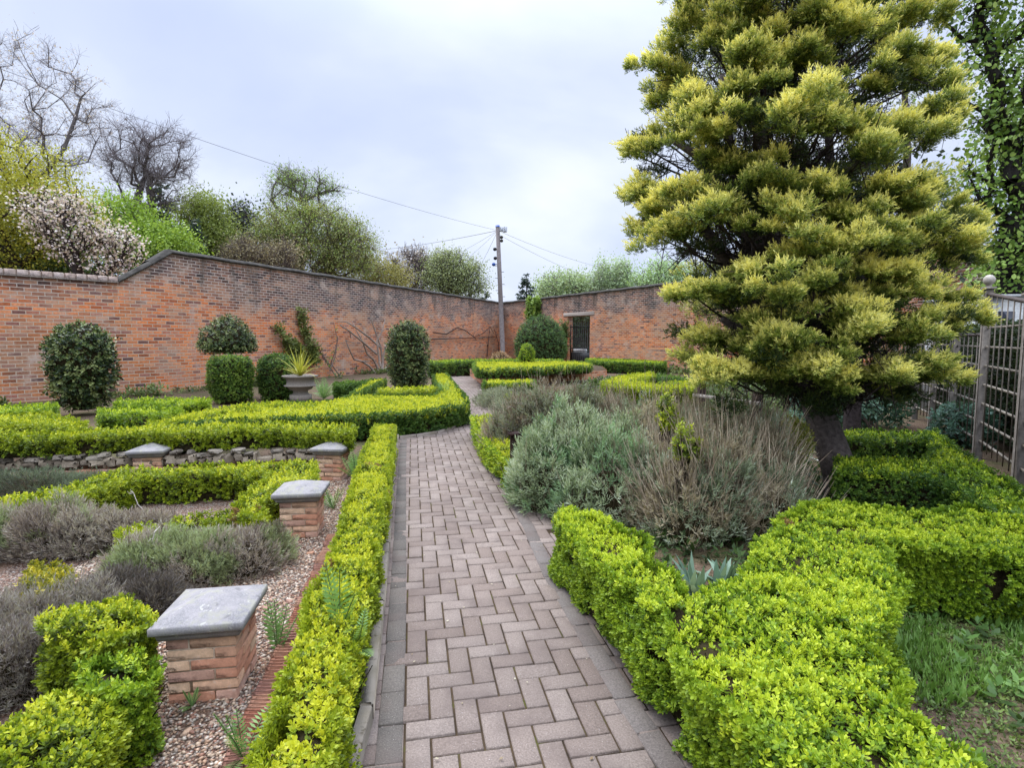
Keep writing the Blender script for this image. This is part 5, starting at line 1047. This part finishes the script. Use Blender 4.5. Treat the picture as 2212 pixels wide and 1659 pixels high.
for i in range(9):
    f = .36 + i * .045; sx = 1 if i % 2 else -1; m_ = M(); q = onp(f); polytube(m_, [q + [sx * .1, 0, 0], q + [sx * .30, -.02, .0]], .018, None, 6); m_.build('step_bolt', IRON, rt)
def wire(label, a, b_, sag, r):
    f = np.linspace(0, 1, 26); P = lerp(np.asarray(a)[None], np.asarray(b_)[None], f[:, None]); P[:, 2] -= sag * 4 * f * (1 - f); m = M(); polytube(m, P, r, None, 4); tag(m.build('overhead_wire', CABLE), label, 'wire', 'overhead wires from the telegraph pole')
tp = onp(.975)
e = at(225, 203, 17); wire('long wire rising from the pole to the upper left across the sky', tp, tp + (e - tp) * 1.35, .45, .0075)
e = at(815, 540, 60); wire('wire from the pole going left behind the large tree', tp, e, .15, .015)
e = at(925, 575, 52); wire('thin wire dropping from the pole to the grey green tree, upper one', tp, e, .2, .009)
e = at(965, 590, 50); wire('thin wire dropping from the pole to the grey green tree, middle one', tp, e, .2, .009)
e = at(1010, 620, 48); wire('thin steep wire just left of the pole', tp, e, .2, .009)
e = at(1290, 575, 56); wire('thin wire from the pole to the right birches, upper one', tp, e, .2, .010)
e = at(1275, 600, 56); wire('thin wire from the pole to the right birches, lower one', onp(.95), e, .2, .010)
# ------------------------------------------------------------------ climbers
def wallpt(x, y, A, B, off=.06):
    k = on_wall(x, A, B); p = A + (B - A) * k; q = at(x, y, p[1]); d = unit(B - A); nr = np.array([d[1], -d[0]]); nr = nr if nr @ (-p) > 0 else -nr
    return np.r_[p + nr * off, q[2]]
def climber(name, label, cat, stems, A, B, leafd=None, r=.02, C=(.22, .17, .14), group=None, off=.08, pal=GRN, s=.16, tw_=0):
    P0 = wallpt(stems[0][0][0], stems[0][0][1], A, B, off); rt = thing(name, (P0[0], P0[1], max(P0[2], 0)), label, cat, group); m = M(); lf = M()
    for st in stems:
        P = np.array([wallpt(x, y, A, B, off + rng.uniform(-.02, .1)) for x, y in st]); polytube(m, P, np.linspace(r, r * .45, len(P)), C, 6)
        if tw_:
            for q in range(tw_): k = rng.integers(1, len(P)); d = rng.normal(0, 1, 3) * [1, .4, .7] + [0, 0, .3]; polytube(m, [P[k], P[k] + unit(d) * rng.uniform(.15, .5)], [r * .45, r * .2], C, 4)
        if leafd:
            n = int(leafd * len(P)); k = rng.integers(0, len(P) - 1, n); f = rng.uniform(0, 1, (n, 1)); Q = lerp(P[k], P[k+1], f) + rng.normal(0, .09, (n, 3))
            sprigs(lf, Q, rng.normal(0, .6, (n, 3)) + [0, -.4, .4], s, 5, pal, rng.uniform(.3, .8, n), lw=.6, lr=.6)
    m.build('stems', TWIGM, rt)
    if leafd: lf.build('leaves', LEAF, rt)
    return rt
FIG = [[(803, 812), (798, 790), (790, 776), (778, 764), (770, 745), (762, 730), (755, 712)], [(806, 812), (810, 780), (806, 750), (798, 722), (790, 700), (786, 678)], [(808, 810), (812, 775), (818, 748), (830, 728), (828, 705)], [(795, 805), (780, 790), (762, 780), (748, 776), (736, 755), (728, 735)], [(805, 790), (800, 762), (798, 735), (812, 715), (815, 690)], [(812, 800), (830, 780), (850, 762)], [(800, 765), (770, 742), (742, 716), (720, 702)], [(806, 750), (780, 728), (752, 706), (730, 695)]]
climber('bare_fig', 'bare pale branched fig trained on the wall left of the holly pillar', 'climber', FIG, WB, WC, None, .055, (.30, .24, .20), off=.35, tw_=3)
climber('bare_climber', 'thin bare climber beside the urn at the wall foot', 'climber', [[(715, 815), (700, 790), (690, 770), (665, 745)], [(722, 812), (705, 785), (712, 760), (720, 735), (710, 700)], [(705, 790), (688, 772), (678, 750)], [(700, 800), (712, 770), (718, 752)]], WB, WC, 2, .03, (.16, .12, .10), off=.2, s=.12, tw_=4)
climber('leafy_climber', 'thin leafy climber column reaching up the wall behind the urn', 'climber', [[(668, 790), (664, 760), (658, 735), (650, 710), (648, 690), (646, 668)], [(655, 780), (640, 760), (628, 745), (615, 740)], [(640, 780), (618, 755), (604, 728), (596, 708)], [(670, 785), (672, 765), (668, 745)]], WB, WC, 38, .02, (.14, .11, .08), off=.15, pal=((.06, .08, .02), (.15, .19, .05), (.28, .34, .1)), s=.2)
climber('trained_vine', 'dark bare vine zigzagging along the wall near the corner', 'climber', [[(930, 718), (960, 722), (985, 708), (1000, 712), (1020, 728), (1040, 720), (1054, 706), (1066, 722)], [(925, 733), (980, 731), (1040, 729), (1070, 727)], [(1050, 770), (1052, 745), (1054, 706)], [(1072, 775), (1072, 740), (1064, 715)]], WB, WC, None, .035, (.07, .045, .04), off=.08, tw_=4)
climber('ivy', 'bright green ivy patch hanging at the top of the right wall', 'ivy', [[(1150, 690), (1149, 670), (1150, 648)], [(1157, 692), (1158, 670), (1157, 648)], [(1164, 690), (1166, 668), (1165, 648)], [(1153, 690), (1154, 660), (1153, 650)]], WC, WD, 60, .012, off=.12, s=.3, pal=((.06, .11, .02), (.17, .28, .05), (.32, .44, .1)))
climber('ivy', 'ivy strip down the left jamb of the iron gate', 'ivy', [[(1222, 780), (1223, 750), (1222, 720), (1224, 700)]], WC, WD, 60, .012, off=.1, s=.24, pal=((.05, .08, .02), (.13, .19, .05), (.28, .34, .12)))
# planting seen through the gate
gq = gmid + nR * 3.2; c = np.array([gq[0] - .4, gq[1], 0.])
hpg = [gmid + nR * 2.6 - dR * 10, gmid + nR * 2.6 + dR * 2.6, gmid + nR * 4.0 + dR * 2.6, gmid + nR * 4.0 - dR * 10]
hedge('tall dark evergreen hedge seen through the iron gate', hpg, 3.3, 0, .2, 110, ((.015, .03, .012), (.04, .07, .022), (.12, .18, .06)), None, None, True, K=7, amp=.3, tb=.45)
m_ = M(); box(m_, (*(gmid + nR * 1.7 - dR * 2.3), .66), (1.1, .25, .5), ga, (.5, .48, .45), .02); tag(m_.build('pale_block', WHITEP), 'added pale block standing in for the pale patch behind the gate bars', 'stand-in block')  # added block, stands for an unidentified pale patch beyond the gate
for x, y, D, l_ in ((1440, 895, 4.75, 'yellow green shoot sticking out of the top of the straggly lavender'), (1480, 958, 4.35, 'smaller yellow green shoot lower in the straggly lavender')):
    c = at(x, y, D); leafy('box_shoot', l_, (c[0], c[1], c[2] - .3), [(c[0], c[1], c[2], .07, .07, .15), (c[0] + .05, c[1], c[2] - .06, .08, .06, .08)], 130, .055, BOXY, cat='shoot', K=8, group='shoots in the lavender')
c = at(1700, 925, 5.35); leafy('golden_bush', 'yellow green bush between the lavender and the leaning trunk', (c[0], c[1], 0), [(c[0], c[1], c[2] - .12, .22, .3, .20), (c[0] - .15, c[1] + .1, c[2] - .35, .3, .3, .3)], 1500, .06, ((.09, .11, .02), (.26, .28, .05), (.46, .46, .09)), K=7)
# ------------------------------------------------------------------ grass, dry straws
def grass(n, poly, z, h, pal, lean=.5):
    q = samp(poly, n); dn = vn(q, 3.2, 71); q = q[dn > .38]; n = len(q); a = rng.uniform(0, 6.283, n); e = rng.uniform(.05, 1, n) * lean; l = h * rng.uniform(.4, 1.2, n) * (.4 + vn(q, 2.5, 72))
    dr = np.c_[np.cos(a)*np.sin(e), np.sin(a)*np.sin(e), np.cos(e)]; sd = np.c_[-np.sin(a), np.cos(a), np.zeros(n)]
    m = M(); leaves(m, np.c_[q, np.full(n, z)], dr, sd, l, .004 + .012 * (rng.uniform(0, 1, n) < .1), pal3(pal, rng.uniform(.1, 1, n) * .6 + vn(q, 2, 73) * .5)); return m
GP = pix([(1935, 1200), (2300, 1180), (2500, 1659), (2200, 1740), (1990, 1520), (1890, 1390)], 0)
m_ = grass(15000, GP, -.03, .075, ((.06, .10, .02), (.13, .25, .045), (.22, .36, .08)), 1.0)
q = samp(GP, 1500); ok = vn(q, 2.4, 77) > .5; q = q[ok]; a = rng.uniform(0, 6.283, len(q)); e = rng.uniform(1.2, 1.55, len(q)); leaves(m_, np.c_[q, np.full(len(q), -.015)], np.c_[np.cos(a)*np.sin(e), np.sin(a)*np.sin(e), np.cos(e)], np.c_[-np.sin(a), np.cos(a), 0*a], .09, .0025, lerp((.30, .22, .12), (.52, .44, .3), rng.uniform(0, 1, (len(q), 1))))
tag(m_.build('grass', LEAF), kind='stuff')
q = samp(GP, 70); m_ = M(); sprigs(m_, np.c_[q, np.full(len(q), -.03)], rng.normal(0, .1, (70, 3)) + [0, 0, 1], rng.uniform(.06, .13, 70), 9, ((.05, .09, .02), (.11, .22, .05), (.2, .34, .09)), rng.uniform(.2, .9, 70), lw=.55, lr=.6, hexa=True, spread=(85, 35)); tag(m_.build('ground_weeds', LEAF), kind='stuff')
UG = pix([(1230, 1120), (1400, 1160), (1420, 1215), (1500, 1290), (1600, 1290), (1640, 1190), (1760, 1105), (1900, 1100), (1900, 960), (1840, 900), (1500, 880), (1250, 960)], 0)
q = samp(UG, 2600); m_ = M(); sprigs(m_, np.c_[q, np.full(len(q), -.04)], rng.normal(0, .35, (len(q), 3)) + [0, 0, 1], rng.uniform(.06, .16, len(q)), 7, ((.02, .04, .012), (.05, .09, .025), (.10, .17, .05)), rng.uniform(.1, .8, len(q)), lw=.45, lr=.6, spread=(85, 35)); tag(m_.build('undergrowth', LEAF), kind='stuff')
q = samp(GP, 5200); m_ = M(); sprigs(m_, np.c_[q, np.full(len(q), -.035)], rng.normal(0, .4, (len(q), 3)) + [0, 0, 1], rng.uniform(.02, .05, len(q)), 5, ((.05, .07, .02), (.11, .17, .04), (.22, .30, .08)), rng.uniform(.1, .9, len(q)), lw=.55, lr=.6, spread=(88, 45)); tag(m_.build('moss', LEAF), kind='stuff')
fd_ = samp(np.array([(1.0, 8.8), (7.2, 10.5), (9.5, 16), (5.5, 23), (3.2, 20), (1.0, 14)]), 5200); m_ = M(); sprigs(m_, np.c_[fd_, np.full(len(fd_), -.04)], rng.normal(0, .35, (len(fd_), 3)) + [0, 0, 1], rng.uniform(.08, .26, len(fd_)) * (.4 + vn(fd_, 1.2, 91)), 7, ((.03, .05, .015), (.075, .12, .035), (.15, .22, .07)), rng.uniform(.1, .8, len(fd_)), lw=.45, lr=.6, spread=(85, 35)); tag(m_.build('undergrowth', LEAF), kind='stuff')
wf = []
for A_, B_, n_ in ((W0, WB, 900), (WB, WC, 2200), (WC, WD, 1500)):
    d = unit(B_ - A_); nr = np.array([d[1], -d[0]]); wf.append(lerp(A_[None], B_[None], rng.uniform(.01, 1, (n_, 1))) + nr * rng.uniform(.08, 1.1, (n_, 1))**1.3)
wf = np.concatenate(wf); wf = wf[vn(wf, .8, 93) > .35]; m_ = M(); sprigs(m_, np.c_[wf, np.full(len(wf), -.04)], rng.normal(0, .35, (len(wf), 3)) + [0, 0, 1], rng.uniform(.1, .38, len(wf)) * (.35 + vn(wf, 1.1, 92)), 7, ((.04, .06, .02), (.10, .15, .04), (.22, .28, .09)), rng.uniform(.1, .9, len(wf)), lw=.4, lr=.6, spread=(80, 30)); tag(m_.build('undergrowth', LEAF), kind='stuff')
# bits of litter on the paving: dead leaves and clippings
q = samp(PATH, 260); n = len(q); a = rng.uniform(0, 6.283, n); m_ = M(); l = rng.uniform(.006, .02, n)
leaves(m_, np.c_[q, np.full(n, .007)], np.c_[np.cos(a), np.sin(a), rng.uniform(0, .2, n)], np.c_[-np.sin(a), np.cos(a), 0*a], l, l * .3, lerp((.20, .14, .08), (.5, .46, .34), rng.uniform(0, 1, (n, 1)))); tag(m_.build('leaf_litter', DRY), kind='stuff')
